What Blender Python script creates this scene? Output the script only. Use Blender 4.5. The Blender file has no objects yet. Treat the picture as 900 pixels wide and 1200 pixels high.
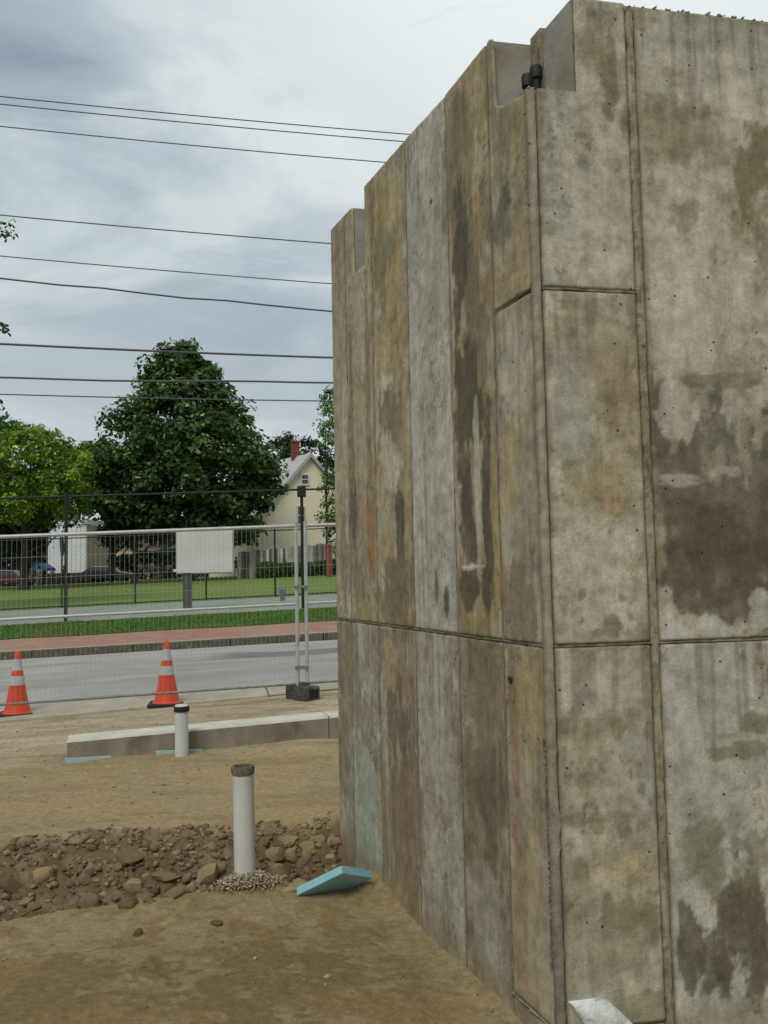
import bpy, bmesh, math, random
import numpy as np
from mathutils import Vector, Matrix
random.seed(7); RNG = np.random.default_rng(7)
sc = bpy.context.scene
COL = sc.collection

# ------------------------------------------------------------------ camera
EYE = 1.69; FPX = 1050.0; PITCH = math.atan(76/1050); ROLL = 0.02
_F = Vector((0, math.cos(PITCH), math.sin(PITCH))); _U = Vector((0, -math.sin(PITCH), math.cos(PITCH))); _R = Vector((1, 0, 0))
CR = _R*math.cos(ROLL) - _U*math.sin(ROLL); CU = _U*math.cos(ROLL) + _R*math.sin(ROLL)
cam = bpy.data.cameras.new('camera'); camo = bpy.data.objects.new('camera', cam); COL.objects.link(camo)
m = Matrix((CR, CU, -_F)).transposed().to_4x4(); m.translation = (0, 0, EYE); camo.matrix_world = m
cam.sensor_fit = 'VERTICAL'; cam.sensor_height = 36; cam.lens = 36*FPX/1200
cam.clip_start = 0.05; cam.clip_end = 6000
sc.camera = camo

# ------------------------------------------------------------------ light
SUN_EL, SUN_AZ = math.radians(52), math.radians(200)     # azimuth measured from +Y towards +X
sun = bpy.data.lights.new('sun', 'SUN'); sun.energy = 1.75; sun.angle = math.radians(25); sun.color = (1, .95, .84)
so = bpy.data.objects.new('sun', sun); COL.objects.link(so)
sd = Vector((math.sin(SUN_AZ)*math.cos(SUN_EL), math.cos(SUN_AZ)*math.cos(SUN_EL), math.sin(SUN_EL)))
so.rotation_euler = sd.to_track_quat('Z', 'Y').to_euler()
world = bpy.data.worlds.new('World'); sc.world = world; world.use_nodes = True
nt = world.node_tree; nt.nodes.clear(); N = nt.nodes.new; LK = nt.links.new
wo = N('ShaderNodeOutputWorld'); bg = N('ShaderNodeBackground'); bg.inputs['Strength'].default_value = 0.1
sky = N('ShaderNodeTexSky'); sky.sky_type = 'NISHITA'; sky.sun_disc = False; sky.sun_elevation = SUN_EL; sky.sun_rotation = SUN_AZ
tc = N('ShaderNodeTexCoord'); mp = N('ShaderNodeMapping'); mp.inputs['Scale'].default_value = (1.0, 1.0, 2.6); mp.inputs['Location'].default_value = (1.7, .4, .9)
LK(tc.outputs['Generated'], mp.inputs['Vector'])
n1 = N('ShaderNodeTexNoise'); n1.inputs['Scale'].default_value = 3.1; n1.inputs['Detail'].default_value = 9; n1.inputs['Roughness'].default_value = .56; n1.inputs['Distortion'].default_value = .6
LK(mp.outputs[0], n1.inputs['Vector'])
cr = N('ShaderNodeValToRGB'); e = cr.color_ramp.elements
e[0].position = .36; e[0].color = (.33, .405, .475, 1); e[1].position = .62; e[1].color = (.62, .69, .71, 1)
k = cr.color_ramp.elements.new(.50); k.color = (.42, .49, .545, 1)
LK(n1.outputs['Fac'], cr.inputs[0])
# bright patch of cloud high ahead; the sun itself stands behind the camera
gd = Vector((math.sin(math.radians(14))*math.cos(math.radians(44)), math.cos(math.radians(14))*math.cos(math.radians(44)), math.sin(math.radians(44))))
vn = N('ShaderNodeVectorMath'); vn.operation = 'DOT_PRODUCT'; vn.inputs[1].default_value = gd; LK(tc.outputs['Generated'], vn.inputs[0])
gr = N('ShaderNodeValToRGB'); gr.color_ramp.elements[0].position = .84; gr.color_ramp.elements[0].color = (0, 0, 0, 1); gr.color_ramp.elements[1].position = 1; gr.color_ramp.elements[1].color = (1, 1, 1, 1); gr.color_ramp.interpolation = 'EASE'
LK(vn.outputs['Value'], gr.inputs[0])
mx = N('ShaderNodeMixRGB'); mx.inputs[2].default_value = (.86, .92, .92, 1)
LK(gr.outputs[0], mx.inputs[0]); LK(cr.outputs[0], mx.inputs[1])
# pale bank of cloud along the horizon
sx = N('ShaderNodeSeparateXYZ'); LK(tc.outputs['Generated'], sx.inputs[0])
hr = N('ShaderNodeMapRange'); hr.inputs[1].default_value = .36; hr.inputs[2].default_value = .06; hr.inputs[3].default_value = 0; hr.inputs[4].default_value = .72; LK(sx.outputs[2], hr.inputs[0])
mh = N('ShaderNodeMixRGB'); mh.inputs[2].default_value = (.62, .66, .67, 1); LK(hr.outputs[0], mh.inputs[0]); LK(mx.outputs[0], mh.inputs[1])
sc10 = N('ShaderNodeMixRGB'); sc10.blend_type = 'MULTIPLY'; sc10.inputs[0].default_value = 1; sc10.inputs[2].default_value = (10, 10, 10, 1); LK(mh.outputs[0], sc10.inputs[1])
# thin gaps of blue sky
gp = N('ShaderNodeMapRange'); gp.inputs[1].default_value = .36; gp.inputs[2].default_value = .28; gp.inputs[3].default_value = .04; gp.inputs[4].default_value = .35; LK(n1.outputs['Fac'], gp.inputs[0])
ms = N('ShaderNodeMixRGB'); LK(gp.outputs[0], ms.inputs[0]); LK(sc10.outputs[0], ms.inputs[1]); LK(sky.outputs[0], ms.inputs[2])
LK(ms.outputs[0], bg.inputs['Color']); LK(bg.outputs[0], wo.inputs[0])
sc.view_settings.view_transform = 'Standard'; sc.view_settings.look = 'None'; sc.view_settings.gamma = 1; sc.view_settings.exposure = 0
sc.view_settings.use_curve_mapping = False

# ------------------------------------------------------------------ pixel helpers (900 x 1200 frame)
def ray(x, y): return _F*FPX + CR*(x-450) - CU*(y-600)
def at(x, y, Y):
    d = ray(x, y); return Vector((0, 0, EYE)) + d*(Y/d.y)
def onplane(x, y, P, n):
    d = ray(x, y); o = Vector((0, 0, EYE)); return o + d*((P-o).dot(n)/d.dot(n))

# ------------------------------------------------------------------ numpy noise
_T = RNG.random((256, 256))
def vnoise(x, y):
    x = np.asarray(x, float); y = np.asarray(y, float)
    xi = np.floor(x).astype(int); yi = np.floor(y).astype(int); fx = x-xi; fy = y-yi
    fx = fx*fx*(3-2*fx); fy = fy*fy*(3-2*fy)
    a = _T[xi % 256, yi % 256]; b = _T[(xi+1) % 256, yi % 256]; c = _T[xi % 256, (yi+1) % 256]; d = _T[(xi+1) % 256, (yi+1) % 256]
    return (a*(1-fx)+b*fx)*(1-fy)+(c*(1-fx)+d*fx)*fy
def fbm(x, y, o=5, g=.5):
    s = 0; a = 1; t = 0
    x = np.asarray(x, float); y = np.asarray(y, float)
    for i in range(o):
        s = s+a*vnoise(x+17.3*i, y+9.1*i); t += a; a *= g; x = x*2.03; y = y*2.03
    return s/t
def sstep(a, b, x):
    t = np.clip((np.asarray(x, float)-a)/(b-a), 0, 1); return t*t*(3-2*t)

# ------------------------------------------------------------------ object helpers
def setp(o, label=None, cat=None, group=None, kind=None):
    if label: o['label'] = label
    if cat: o['category'] = cat
    if group: o['group'] = group
    if kind: o['kind'] = kind
    return o
def link(name, me, parent=None, loc=None):
    o = bpy.data.objects.new(name, me); COL.objects.link(o)
    if loc is not None: o.location = loc
    if parent: o.parent = parent
    return o
def empty(name, label, cat, loc=(0, 0, 0), group=None, rz=0):
    o = bpy.data.objects.new(name, None); COL.objects.link(o); o.location = loc; o.rotation_euler = (0, 0, rz); o.empty_display_size = .1
    return setp(o, label, cat, group)
def mesh_np(name, V, Fq, mat, smooth=False, cols=None, uv=None):
    """V (n,3), Fq (m,k) same-size faces"""
    V = np.asarray(V, np.float32); Fq = np.asarray(Fq, np.int32)
    me = bpy.data.meshes.new(name); k = Fq.shape[1]
    me.vertices.add(len(V)); me.vertices.foreach_set('co', V.ravel())
    me.loops.add(Fq.size); me.loops.foreach_set('vertex_index', Fq.ravel())
    me.polygons.add(len(Fq)); me.polygons.foreach_set('loop_start', np.arange(0, Fq.size, k, dtype=np.int32)); me.polygons.foreach_set('loop_total', np.full(len(Fq), k, np.int32))
    if smooth: me.polygons.foreach_set('use_smooth', np.ones(len(Fq), bool))
    me.update(calc_edges=True); me.validate()
    if cols is not None:
        a = me.color_attributes.new('tint', 'FLOAT_COLOR', 'POINT')
        c = np.ones((len(V), 4), np.float32); c[:, :3] = cols; a.data.foreach_set('color', c.ravel())
    if mat: me.materials.append(mat)
    return me
class MB:
    def __init__(s): s.bm = bmesh.new()
    def box(s, c, d, rot=None, bev=0, jit=0):
        """c centre, d full sizes"""
        M = Matrix.Translation(c) @ (rot.to_4x4() if rot is not None else Matrix()) @ Matrix.Diagonal((d[0], d[1], d[2], 1))
        r = bmesh.ops.create_cube(s.bm, size=1, matrix=M)
        if bev:
            ed = list({e for v in r['verts'] for e in v.link_edges}); bmesh.ops.bevel(s.bm, geom=ed, offset=bev, segments=2, affect='EDGES', profile=.6)
        if jit:
            for v in r['verts']:
                if v.is_valid: v.co += Vector((random.uniform(-jit, jit), random.uniform(-jit, jit), random.uniform(-jit, jit)))
        return s
    def tube(s, pts, r, n=10, cap=True):
        pts = [Vector(p) for p in pts]; rr = r if isinstance(r, (list, tuple)) else [r]*len(pts); rings = []
        for i, p in enumerate(pts):
            t = (pts[min(i+1, len(pts)-1)]-pts[max(i-1, 0)]).normalized()
            a = t.cross(Vector((0, 0, 1)))
            if a.length < .05: a = t.cross(Vector((1, 0, 0)))
            a.normalize(); b = t.cross(a)
            rings.append([s.bm.verts.new(p+(a*math.cos(k*2*math.pi/n)+b*math.sin(k*2*math.pi/n))*rr[i]) for k in range(n)])
        for i in range(len(rings)-1):
            for k in range(n): s.bm.faces.new((rings[i][k], rings[i][(k+1) % n], rings[i+1][(k+1) % n], rings[i+1][k]))
        if cap: s.bm.faces.new(rings[0][::-1]); s.bm.faces.new(rings[-1])
        return s
    def lathe(s, prof, n=28, c=(0, 0, 0)):
        c = Vector(c); rings = []
        for r, z in prof: rings.append([s.bm.verts.new(c+Vector((r*math.cos(k*2*math.pi/n), r*math.sin(k*2*math.pi/n), z))) for k in range(n)])
        for i in range(len(rings)-1):
            for k in range(n): s.bm.faces.new((rings[i][k], rings[i][(k+1) % n], rings[i+1][(k+1) % n], rings[i+1][k]))
        return s
    def prism(s, poly, ex):
        """poly list of Vector, ex extrusion vector"""
        a = [s.bm.verts.new(p) for p in poly]; b = [s.bm.verts.new(Vector(p)+Vector(ex)) for p in poly]; n = len(a)
        s.bm.faces.new(a[::-1]); s.bm.faces.new(b)
        for i in range(n): s.bm.faces.new((a[i], a[(i+1) % n], b[(i+1) % n], b[i]))
        return s
    def build(s, name, mat, parent=None, smooth=False, loc=None, norm=True):
        if norm: bmesh.ops.recalc_face_normals(s.bm, faces=s.bm.faces[:])
        me = bpy.data.meshes.new(name); s.bm.to_mesh(me); s.bm.free()
        if smooth:
            me.polygons.foreach_set('use_smooth', np.ones(len(me.polygons), bool)); 
            try: me.set_sharp_from_angle(angle=math.radians(40))
            except Exception: pass
        if mat: me.materials.append(mat)
        return link(name, me, parent, loc)
def smooth_obj(o, ang=40):
    me = o.data; me.polygons.foreach_set('use_smooth', np.ones(len(me.polygons), bool)); me.set_sharp_from_angle(angle=math.radians(ang)); return o

# ------------------------------------------------------------------ materials
def mat(name, c1, c2=None, scale=5, rough=.8, bump=.0, bscale=None, stretch=(1, 1, 1), metal=0, lo=.35, hi=.65, detail=6, c3=None, s3=20, t3=(.6, .7), spec=.3, trans=0, attr=False, coord='Object', wave=None):
    m = bpy.data.materials.new(name); m.use_nodes = True; t = m.node_tree; b = t.nodes['Principled BSDF']
    b.inputs['Roughness'].default_value = rough; b.inputs['Metallic'].default_value = metal; b.inputs['Specular IOR Level'].default_value = spec
    tc = t.nodes.new('ShaderNodeTexCoord'); mp = t.nodes.new('ShaderNodeMapping'); mp.inputs['Scale'].default_value = stretch
    t.links.new(tc.outputs[coord], mp.inputs[0])
    n = t.nodes.new('ShaderNodeTexNoise'); n.inputs['Scale'].default_value = scale; n.inputs['Detail'].default_value = detail; n.inputs['Roughness'].default_value = .6
    t.links.new(mp.outputs[0], n.inputs['Vector'])
    r = t.nodes.new('ShaderNodeValToRGB'); r.color_ramp.elements[0].position = lo; r.color_ramp.elements[1].position = hi
    c2 = c2 or tuple(x*.8 for x in c1)
    r.color_ramp.elements[0].color = (*c2, 1); r.color_ramp.elements[1].color = (*c1, 1)
    t.links.new(n.outputs['Fac'], r.inputs[0]); out = r.outputs[0]
    if c3:
        n3 = t.nodes.new('ShaderNodeTexNoise'); n3.inputs['Scale'].default_value = s3; n3.inputs['Detail'].default_value = 5; t.links.new(mp.outputs[0], n3.inputs['Vector'])
        r3 = t.nodes.new('ShaderNodeMapRange'); r3.inputs[1].default_value = t3[0]; r3.inputs[2].default_value = t3[1]; t.links.new(n3.outputs['Fac'], r3.inputs[0])
        mm = t.nodes.new('ShaderNodeMixRGB'); t.links.new(r3.outputs[0], mm.inputs[0]); t.links.new(out, mm.inputs[1]); mm.inputs[2].default_value = (*c3, 1); out = mm.outputs[0]
    if attr:
        at_ = t.nodes.new('ShaderNodeAttribute'); at_.attribute_name = 'tint'
        mm = t.nodes.new('ShaderNodeMixRGB'); mm.blend_type = 'MULTIPLY'; mm.inputs[0].default_value = 1; t.links.new(out, mm.inputs[1]); t.links.new(at_.outputs['Color'], mm.inputs[2]); out = mm.outputs[0]
    t.links.new(out, b.inputs['Base Color'])
    if bump:
        bn = t.nodes.new('ShaderNodeTexNoise'); bn.inputs['Scale'].default_value = bscale or scale*4; bn.inputs['Detail'].default_value = 6; t.links.new(mp.outputs[0], bn.inputs['Vector'])
        bp = t.nodes.new('ShaderNodeBump'); bp.inputs['Strength'].default_value = 1; bp.inputs['Distance'].default_value = bump; t.links.new(bn.outputs['Fac'], bp.inputs['Height']); t.links.new(bp.outputs[0], b.inputs['Normal'])
    if trans:
        tr = t.nodes.new('ShaderNodeBsdfTranslucent'); t.links.new(out, tr.inputs[0]); ms = t.nodes.new('ShaderNodeMixShader'); ms.inputs[0].default_value = trans
        t.links.new(b.outputs[0], ms.inputs[1]); t.links.new(tr.outputs[0], ms.inputs[2]); t.links.new(ms.outputs[0], t.nodes['Material Output'].inputs[0])
    return m

def concrete_mat():
    m = bpy.data.materials.new('cast_concrete'); m.use_nodes = True; t = m.node_tree; b = t.nodes['Principled BSDF']; A = t.nodes.new; K = t.links.new
    b.inputs['Roughness'].default_value = .82; b.inputs['Specular IOR Level'].default_value = .25
    tc = A('ShaderNodeTexCoord'); at_ = A('ShaderNodeAttribute'); at_.attribute_name = 'tint'
    n = A('ShaderNodeTexNoise'); n.inputs['Scale'].default_value = 14; n.inputs['Detail'].default_value = 9; n.inputs['Roughness'].default_value = .68; K(tc.outputs['Object'], n.inputs['Vector'])
    mr = A('ShaderNodeMapRange'); mr.inputs[1].default_value = .3; mr.inputs[2].default_value = .7; mr.inputs[3].default_value = .66; mr.inputs[4].default_value = 1.3; K(n.outputs['Fac'], mr.inputs[0])
    mp = A('ShaderNodeMapping'); mp.inputs['Scale'].default_value = (1, 1, .13); K(tc.outputs['Object'], mp.inputs[0])
    n2 = A('ShaderNodeTexNoise'); n2.inputs['Scale'].default_value = 48; n2.inputs['Detail'].default_value = 6; K(mp.outputs[0], n2.inputs['Vector'])
    mr2 = A('ShaderNodeMapRange'); mr2.inputs[1].default_value = .3; mr2.inputs[2].default_value = .7; mr2.inputs[3].default_value = .91; mr2.inputs[4].default_value = 1.08; K(n2.outputs['Fac'], mr2.inputs[0])
    mu = A('ShaderNodeMath'); mu.operation = 'MULTIPLY'; K(mr.outputs[0], mu.inputs[0]); K(mr2.outputs[0], mu.inputs[1])
    # bug holes: sparse dark pits
    v = A('ShaderNodeTexVoronoi'); v.inputs['Scale'].default_value = 16; v.inputs['Randomness'].default_value = 1; K(tc.outputs['Object'], v.inputs['Vector'])
    pr = A('ShaderNodeMapRange'); pr.inputs[1].default_value = .05; pr.inputs[2].default_value = .09; pr.inputs[3].default_value = .25; pr.inputs[4].default_value = 1; K(v.outputs['Distance'], pr.inputs[0])
    n4 = A('ShaderNodeTexNoise'); n4.inputs['Scale'].default_value = 3.0; K(tc.outputs['Object'], n4.inputs['Vector'])
    gt = A('ShaderNodeMath'); gt.operation = 'LESS_THAN'; gt.inputs[1].default_value = .44; K(n4.outputs['Fac'], gt.inputs[0])
    mxp = A('ShaderNodeMath'); mxp.operation = 'MAXIMUM'; K(pr.outputs[0], mxp.inputs[0]); K(gt.outputs[0], mxp.inputs[1])
    # fine speckle
    n5 = A('ShaderNodeTexNoise'); n5.inputs['Scale'].default_value = 150; n5.inputs['Detail'].default_value = 5; K(tc.outputs['Object'], n5.inputs['Vector'])
    mr5 = A('ShaderNodeMapRange'); mr5.inputs[1].default_value = .3; mr5.inputs[2].default_value = .7; mr5.inputs[3].default_value = .84; mr5.inputs[4].default_value = 1.15; K(n5.outputs['Fac'], mr5.inputs[0])
    m3 = A('ShaderNodeMath'); m3.operation = 'MULTIPLY'; K(mu.outputs[0], m3.inputs[0]); K(mxp.outputs[0], m3.inputs[1])
    m4 = A('ShaderNodeMath'); m4.operation = 'MULTIPLY'; K(m3.outputs[0], m4.inputs[0]); K(mr5.outputs[0], m4.inputs[1])
    mc = A('ShaderNodeVectorMath'); mc.operation = 'SCALE'; K(at_.outputs['Color'], mc.inputs[0]); K(m4.outputs[0], mc.inputs['Scale'])
    K(mc.outputs[0], b.inputs['Base Color'])
    ad = A('ShaderNodeMath'); ad.operation = 'MULTIPLY_ADD'; K(n.outputs['Fac'], ad.inputs[0]); ad.inputs[1].default_value = .6; K(mxp.outputs[0], ad.inputs[2])
    ad2 = A('ShaderNodeMath'); ad2.operation = 'MULTIPLY_ADD'; K(n5.outputs['Fac'], ad2.inputs[0]); ad2.inputs[1].default_value = .25; K(ad.outputs[0], ad2.inputs[2])
    bp = A('ShaderNodeBump'); bp.inputs['Distance'].default_value = .004; bp.inputs['Strength'].default_value = 1; K(ad2.outputs[0], bp.inputs['Height']); K(bp.outputs[0], b.inputs['Normal'])
    return m
CONC = concrete_mat()
M = {}
M['core'] = mat('grey_inner_concrete', (.36, .35, .31), (.26, .25, .21), 6, .85, .003, 40, c3=(.16, .13, .08), s3=3, t3=(.55, .75))
M['joint'] = mat('grout_joint', (.27, .235, .165), (.12, .10, .07), 22, .9, .004, 60)
M['band'] = mat('filled_joint', (.28, .235, .16), (.15, .12, .078), 26, .9, .006, 70, stretch=(1, 1, .5), c3=(.12, .11, .075), s3=14, t3=(.55, .65))
M['chamfer'] = mat('chamfer_concrete', (.36, .345, .28), (.19, .17, .12), 12, .85, .005, 60, stretch=(1, 1, .35), c3=(.12, .105, .07), s3=26, t3=(.56, .66))
M['dirt'] = None

# ------------------------------------------------------------------ terrain height
D2 = np.array([.982, .187]); N2 = np.array([-.187, .982])
PN = np.array([-50, 4.6, 5.8, 7.6, 10.2, 11.4, 18.05, 19.0, 20.6, 24.4, 38, 77, 90, 200]); PZ = np.array([0, 0, .12, .21, .28, .31, .385, .40, .50, .83, .98, 1.80, 1.9, 1.9])
def base_z(x, y):
    x = np.asarray(x, float); y = np.asarray(y, float)
    s = x*D2[0]+y*D2[1]; n = x*N2[0]+y*N2[1]
    return np.interp(n, PN, PZ) + .027*np.clip(s+2, 0, 6)*sstep(8.2, 9.6, n)*(1-sstep(11.5, 16, n)) + .028*np.clip(s, -60, 60)*sstep(5, 9.5, n)*(1-sstep(150, 400, n))
_ne = [at(px, py, 1) for px, py in ((-250, 1122), (-120, 1100), (0, 1085), (150, 1062), (270, 1046), (350, 1040), (440, 1036))]
_nx = []; _ny = []
for px, py in ((-250, 1122), (-120, 1100), (0, 1085), (150, 1062), (270, 1046), (350, 1040), (440, 1036)):
    p = onplane(px, py, Vector((0, 0, 0.0)), Vector((0, 0, 1))); _nx.append(p.x); _ny.append(p.y)
_fx = []; _fy = []
for px, py in ((-250, 1000), (0, 992), (100, 981), (250, 976), (395, 967), (450, 966)):
    p = onplane(px, py, Vector((0, 0, .1)), Vector((0, 0, 1))); _fx.append(p.x); _fy.append(p.y)
def ditch(x, y):
    yn = np.interp(x, _nx, _ny)+.03*(fbm(np.asarray(x)*3, np.zeros_like(x), 3)-.5)*2; yf = np.interp(x, _fx, _fy)+.05*(fbm(np.asarray(x)*3+50, np.zeros_like(x), 3)-.5)*2
    t = (y-yn)/(yf-yn)
    return t, (t > 0) & (t < 1)
CX0 = at(641.5, 757, 3.22).x
def gz(x, y, detail=True):
    x = np.asarray(x, float); y = np.asarray(y, float)
    z = base_z(x, y); t, ins = ditch(x, y); tt = np.clip(t, 0, 1)
    prof = np.interp(tt, [0, .04, .12, .3, .55, .8, 1.0], [0, -.05, -.17, -.24, -.17, -.05, .0])
    z = z+prof*np.clip((x+9)/3, 0, 1)*(1-sstep(.9, 1.3, x))
    if detail:
        n = x*N2[0]+y*N2[1]; near = 1-sstep(9.5, 10.6, n)
        z = z+near*(.035*(fbm(x*1.3, y*1.3, 3)-.5)+.012*(fbm(x*7, y*7, 4)-.5))
        # clods in the ditch and along its lip
        dm = np.where((t > -.02) & (t < 1.08), np.sin(np.clip((t+.02)/1.1, 0, 1)*math.pi)**.5, 0)
        z = z+dm*(.15*(fbm(x*5, y*5, 4)-.5)+.13*(np.abs(fbm(x*13+3, y*13, 3)-.5)-.12)+.04*(fbm(x*40+3, y*40, 2)-.5))*np.clip((x+9)/3, 0, 1)
        z = z+near*.010*(1-dm)*(fbm(x*30, y*30, 3)-.5)
        ds = -(x-CX0)*.943-(y-3.22)*.332; inx = (y > 2.6) & (y < 6.2)
        z = z+inx*np.exp(-np.clip(ds, 0, 9)/.07)*(ds > -.4)*(.012+.035*fbm(x*6, y*6, 4))
        for nn0 in (6.35, 6.62, 7.05): z = z-.010*np.exp(-((n-nn0-.10*np.sin(x*.8))/.045)**2)*(.6+.4*np.sign(np.sin(x*38)))*sstep(.35, .55, fbm(x*.9, y*.9+nn0, 2))
        z = z-near*.010*sstep(.66, .72, vnoise(x*4.2+9, y*3.1))
        z = z - np.where(n > 10.75, .05, 0)*1.0
    return z
def hit(px, py):
    d = ray(px, py); d = d/d.y; ys = np.arange(1.5, 14, .01); X = d.x*ys; Z = EYE+d.z*ys; g = gz(X, ys)
    i = np.argmax(Z <= g); return Vector((X[i], ys[i], g[i]))
def hit_far(px, py):
    d = ray(px, py); d = d/d.y; ys = np.arange(8, 200, .05); X = d.x*ys; Z = EYE+d.z*ys; g = base_z(X, ys)
    i = np.argmax(Z <= g)
    if i == 0: i = len(ys)-1
    return Vector((X[i], ys[i], g[i]))
def SN(s, n, dz=0):
    x = s*D2[0]+n*N2[0]; y = s*D2[1]+n*N2[1]; return Vector((x, y, float(base_z(x, y))+dz))
def sn(p): return p.x*D2[0]+p.y*D2[1], p.x*N2[0]+p.y*N2[1]

# ------------------------------------------------------------------ ground sheet
def dirt_mat():
    m = bpy.data.materials.new('bare_dirt'); m.use_nodes = True; t = m.node_tree; b = t.nodes['Principled BSDF']; A = t.nodes.new; K = t.links.new
    b.inputs['Roughness'].default_value = .95; b.inputs['Specular IOR Level'].default_value = .15
    tc = A('ShaderNodeTexCoord'); at_ = A('ShaderNodeAttribute'); at_.attribute_name = 'tint'
    n = A('ShaderNodeTexNoise'); n.inputs['Scale'].default_value = 26; n.inputs['Detail'].default_value = 9; n.inputs['Roughness'].default_value = .7; K(tc.outputs['Object'], n.inputs['Vector'])
    mr = A('ShaderNodeMapRange'); mr.inputs[1].default_value = .3; mr.inputs[2].default_value = .7; mr.inputs[3].default_value = .72; mr.inputs[4].default_value = 1.25; K(n.outputs['Fac'], mr.inputs[0])
    n5 = A('ShaderNodeTexNoise'); n5.inputs['Scale'].default_value = 170; n5.inputs['Detail'].default_value = 4; K(tc.outputs['Object'], n5.inputs['Vector'])
    mr5 = A('ShaderNodeMapRange'); mr5.inputs[1].default_value = .25; mr5.inputs[2].default_value = .75; mr5.inputs[3].default_value = .75; mr5.inputs[4].default_value = 1.25; K(n5.outputs['Fac'], mr5.inputs[0])
    mu = A('ShaderNodeMath'); mu.operation = 'MULTIPLY'; K(mr.outputs[0], mu.inputs[0]); K(mr5.outputs[0], mu.inputs[1])
    mc = A('ShaderNodeVectorMath'); mc.operation = 'SCALE'; K(at_.outputs['Color'], mc.inputs[0]); K(mu.outputs[0], mc.inputs['Scale'])
    K(mc.outputs[0], b.inputs['Base Color'])
    ad = A('ShaderNodeMath'); ad.operation = 'MULTIPLY_ADD'; K(n5.outputs['Fac'], ad.inputs[0]); ad.inputs[1].default_value = .3; K(n.outputs['Fac'], ad.inputs[2])
    bp = A('ShaderNodeBump'); bp.inputs['Distance'].default_value = .012; K(ad.outputs[0], bp.inputs['Height']); K(bp.outputs[0], b.inputs['Normal'])
    return m
M['dirt'] = dirt_mat()
def lerp(a, b, t): return a+(np.asarray(b)-a)*t[..., None]
def dirt_tint(x, y):
    t, ins = ditch(x, y); n = x*N2[0]+y*N2[1]
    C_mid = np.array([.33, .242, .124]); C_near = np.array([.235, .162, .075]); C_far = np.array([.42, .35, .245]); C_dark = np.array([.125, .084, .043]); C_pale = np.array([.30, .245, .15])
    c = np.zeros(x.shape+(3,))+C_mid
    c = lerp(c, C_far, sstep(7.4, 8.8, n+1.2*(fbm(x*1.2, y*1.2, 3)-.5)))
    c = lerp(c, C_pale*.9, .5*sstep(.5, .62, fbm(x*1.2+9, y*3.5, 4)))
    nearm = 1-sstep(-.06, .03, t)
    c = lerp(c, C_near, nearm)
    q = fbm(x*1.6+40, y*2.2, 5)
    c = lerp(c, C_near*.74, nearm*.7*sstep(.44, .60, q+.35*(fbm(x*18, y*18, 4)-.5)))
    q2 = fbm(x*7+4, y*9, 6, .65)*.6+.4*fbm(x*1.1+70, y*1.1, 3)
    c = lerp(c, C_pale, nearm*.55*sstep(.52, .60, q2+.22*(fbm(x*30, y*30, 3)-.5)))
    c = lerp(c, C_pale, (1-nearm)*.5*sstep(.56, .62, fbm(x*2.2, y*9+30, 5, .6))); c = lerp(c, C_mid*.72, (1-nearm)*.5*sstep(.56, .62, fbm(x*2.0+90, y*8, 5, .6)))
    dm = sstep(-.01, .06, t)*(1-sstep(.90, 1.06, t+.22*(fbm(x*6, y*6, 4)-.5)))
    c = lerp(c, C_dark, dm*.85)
    c = lerp(c, np.array([.25, .2, .13]), dm*.5*sstep(.54, .64, fbm(x*14, y*14, 4)))
    # paler trodden strip beside the long wall
    d = (x-.66)*.943+(y-3.25)*.332
    c = lerp(c, np.array([.30, .225, .12]), nearm*.65*sstep(-.55, -.1, d+.25*(fbm(x*3, y*3, 3)-.5)))
    return c
angs = np.unique(np.concatenate([np.linspace(-180, -40, 36), np.linspace(-40, 14, 260), np.linspace(14, 30, 16), np.linspace(30, 180, 40)]))
rad = np.concatenate([np.linspace(.3, 2.6, 18), np.exp(np.linspace(math.log(2.65), math.log(12), 430)), np.exp(np.linspace(math.log(12.2), math.log(90), 80)), [110, 150, 220, 400, 900, 2500, 5000]])
AA, RR = np.meshgrid(np.radians(angs), rad); X = RR*np.sin(AA); Y = RR*np.cos(AA); Z = gz(X, Y)
nr, na = X.shape; idx = np.arange(nr*na).reshape(nr, na)
Fq = np.stack([idx[:-1, :-1], idx[:-1, 1:], idx[1:, 1:], idx[1:, :-1]], -1).reshape(-1, 4)[:, ::-1]
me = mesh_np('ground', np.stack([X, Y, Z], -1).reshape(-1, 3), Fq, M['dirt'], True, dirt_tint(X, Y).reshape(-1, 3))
ground = setp(link('ground', me), kind='structure')

# ------------------------------------------------------------------ strips along the street
def strip(name, n0, n1, s0, s1, dz, mt, ds=1.0, dn=1.0, tint=None, kind='structure', edge_jit=0, parent=None, zn=None):
    ss = np.arange(s0, s1+ds*.5, ds); nn = np.linspace(n0, n1, max(2, int((n1-n0)/dn)+1)); S, Nn = np.meshgrid(ss, nn)
    if edge_jit:
        Nn = Nn.copy(); Nn[0] += edge_jit*(fbm(ss*1.5, ss*0+3, 4)-.5)*2; Nn[-1] += edge_jit*(fbm(ss*1.1, ss*0+9, 4)-.5)*2
    Xs = S*D2[0]+Nn*N2[0]; Ys = S*D2[1]+Nn*N2[1]; Zs = base_z(Xs, Ys)+dz
    i = np.arange(S.size).reshape(S.shape); Fq = np.stack([i[:-1, :-1], i[:-1, 1:], i[1:, 1:], i[1:, :-1]], -1).reshape(-1, 4)
    me = mesh_np(name, np.stack([Xs, Ys, Zs], -1).reshape(-1, 3), Fq, mt, True, tint(Xs, Ys).reshape(-1, 3) if tint else None)
    o = link(name, me, parent)
    if kind: o['kind'] = kind
    return o
M['asphalt'] = mat('asphalt', (.34, .33, .30), (.28, .27, .245), 1.2, .88, .004, 60, attr=True)
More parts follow.
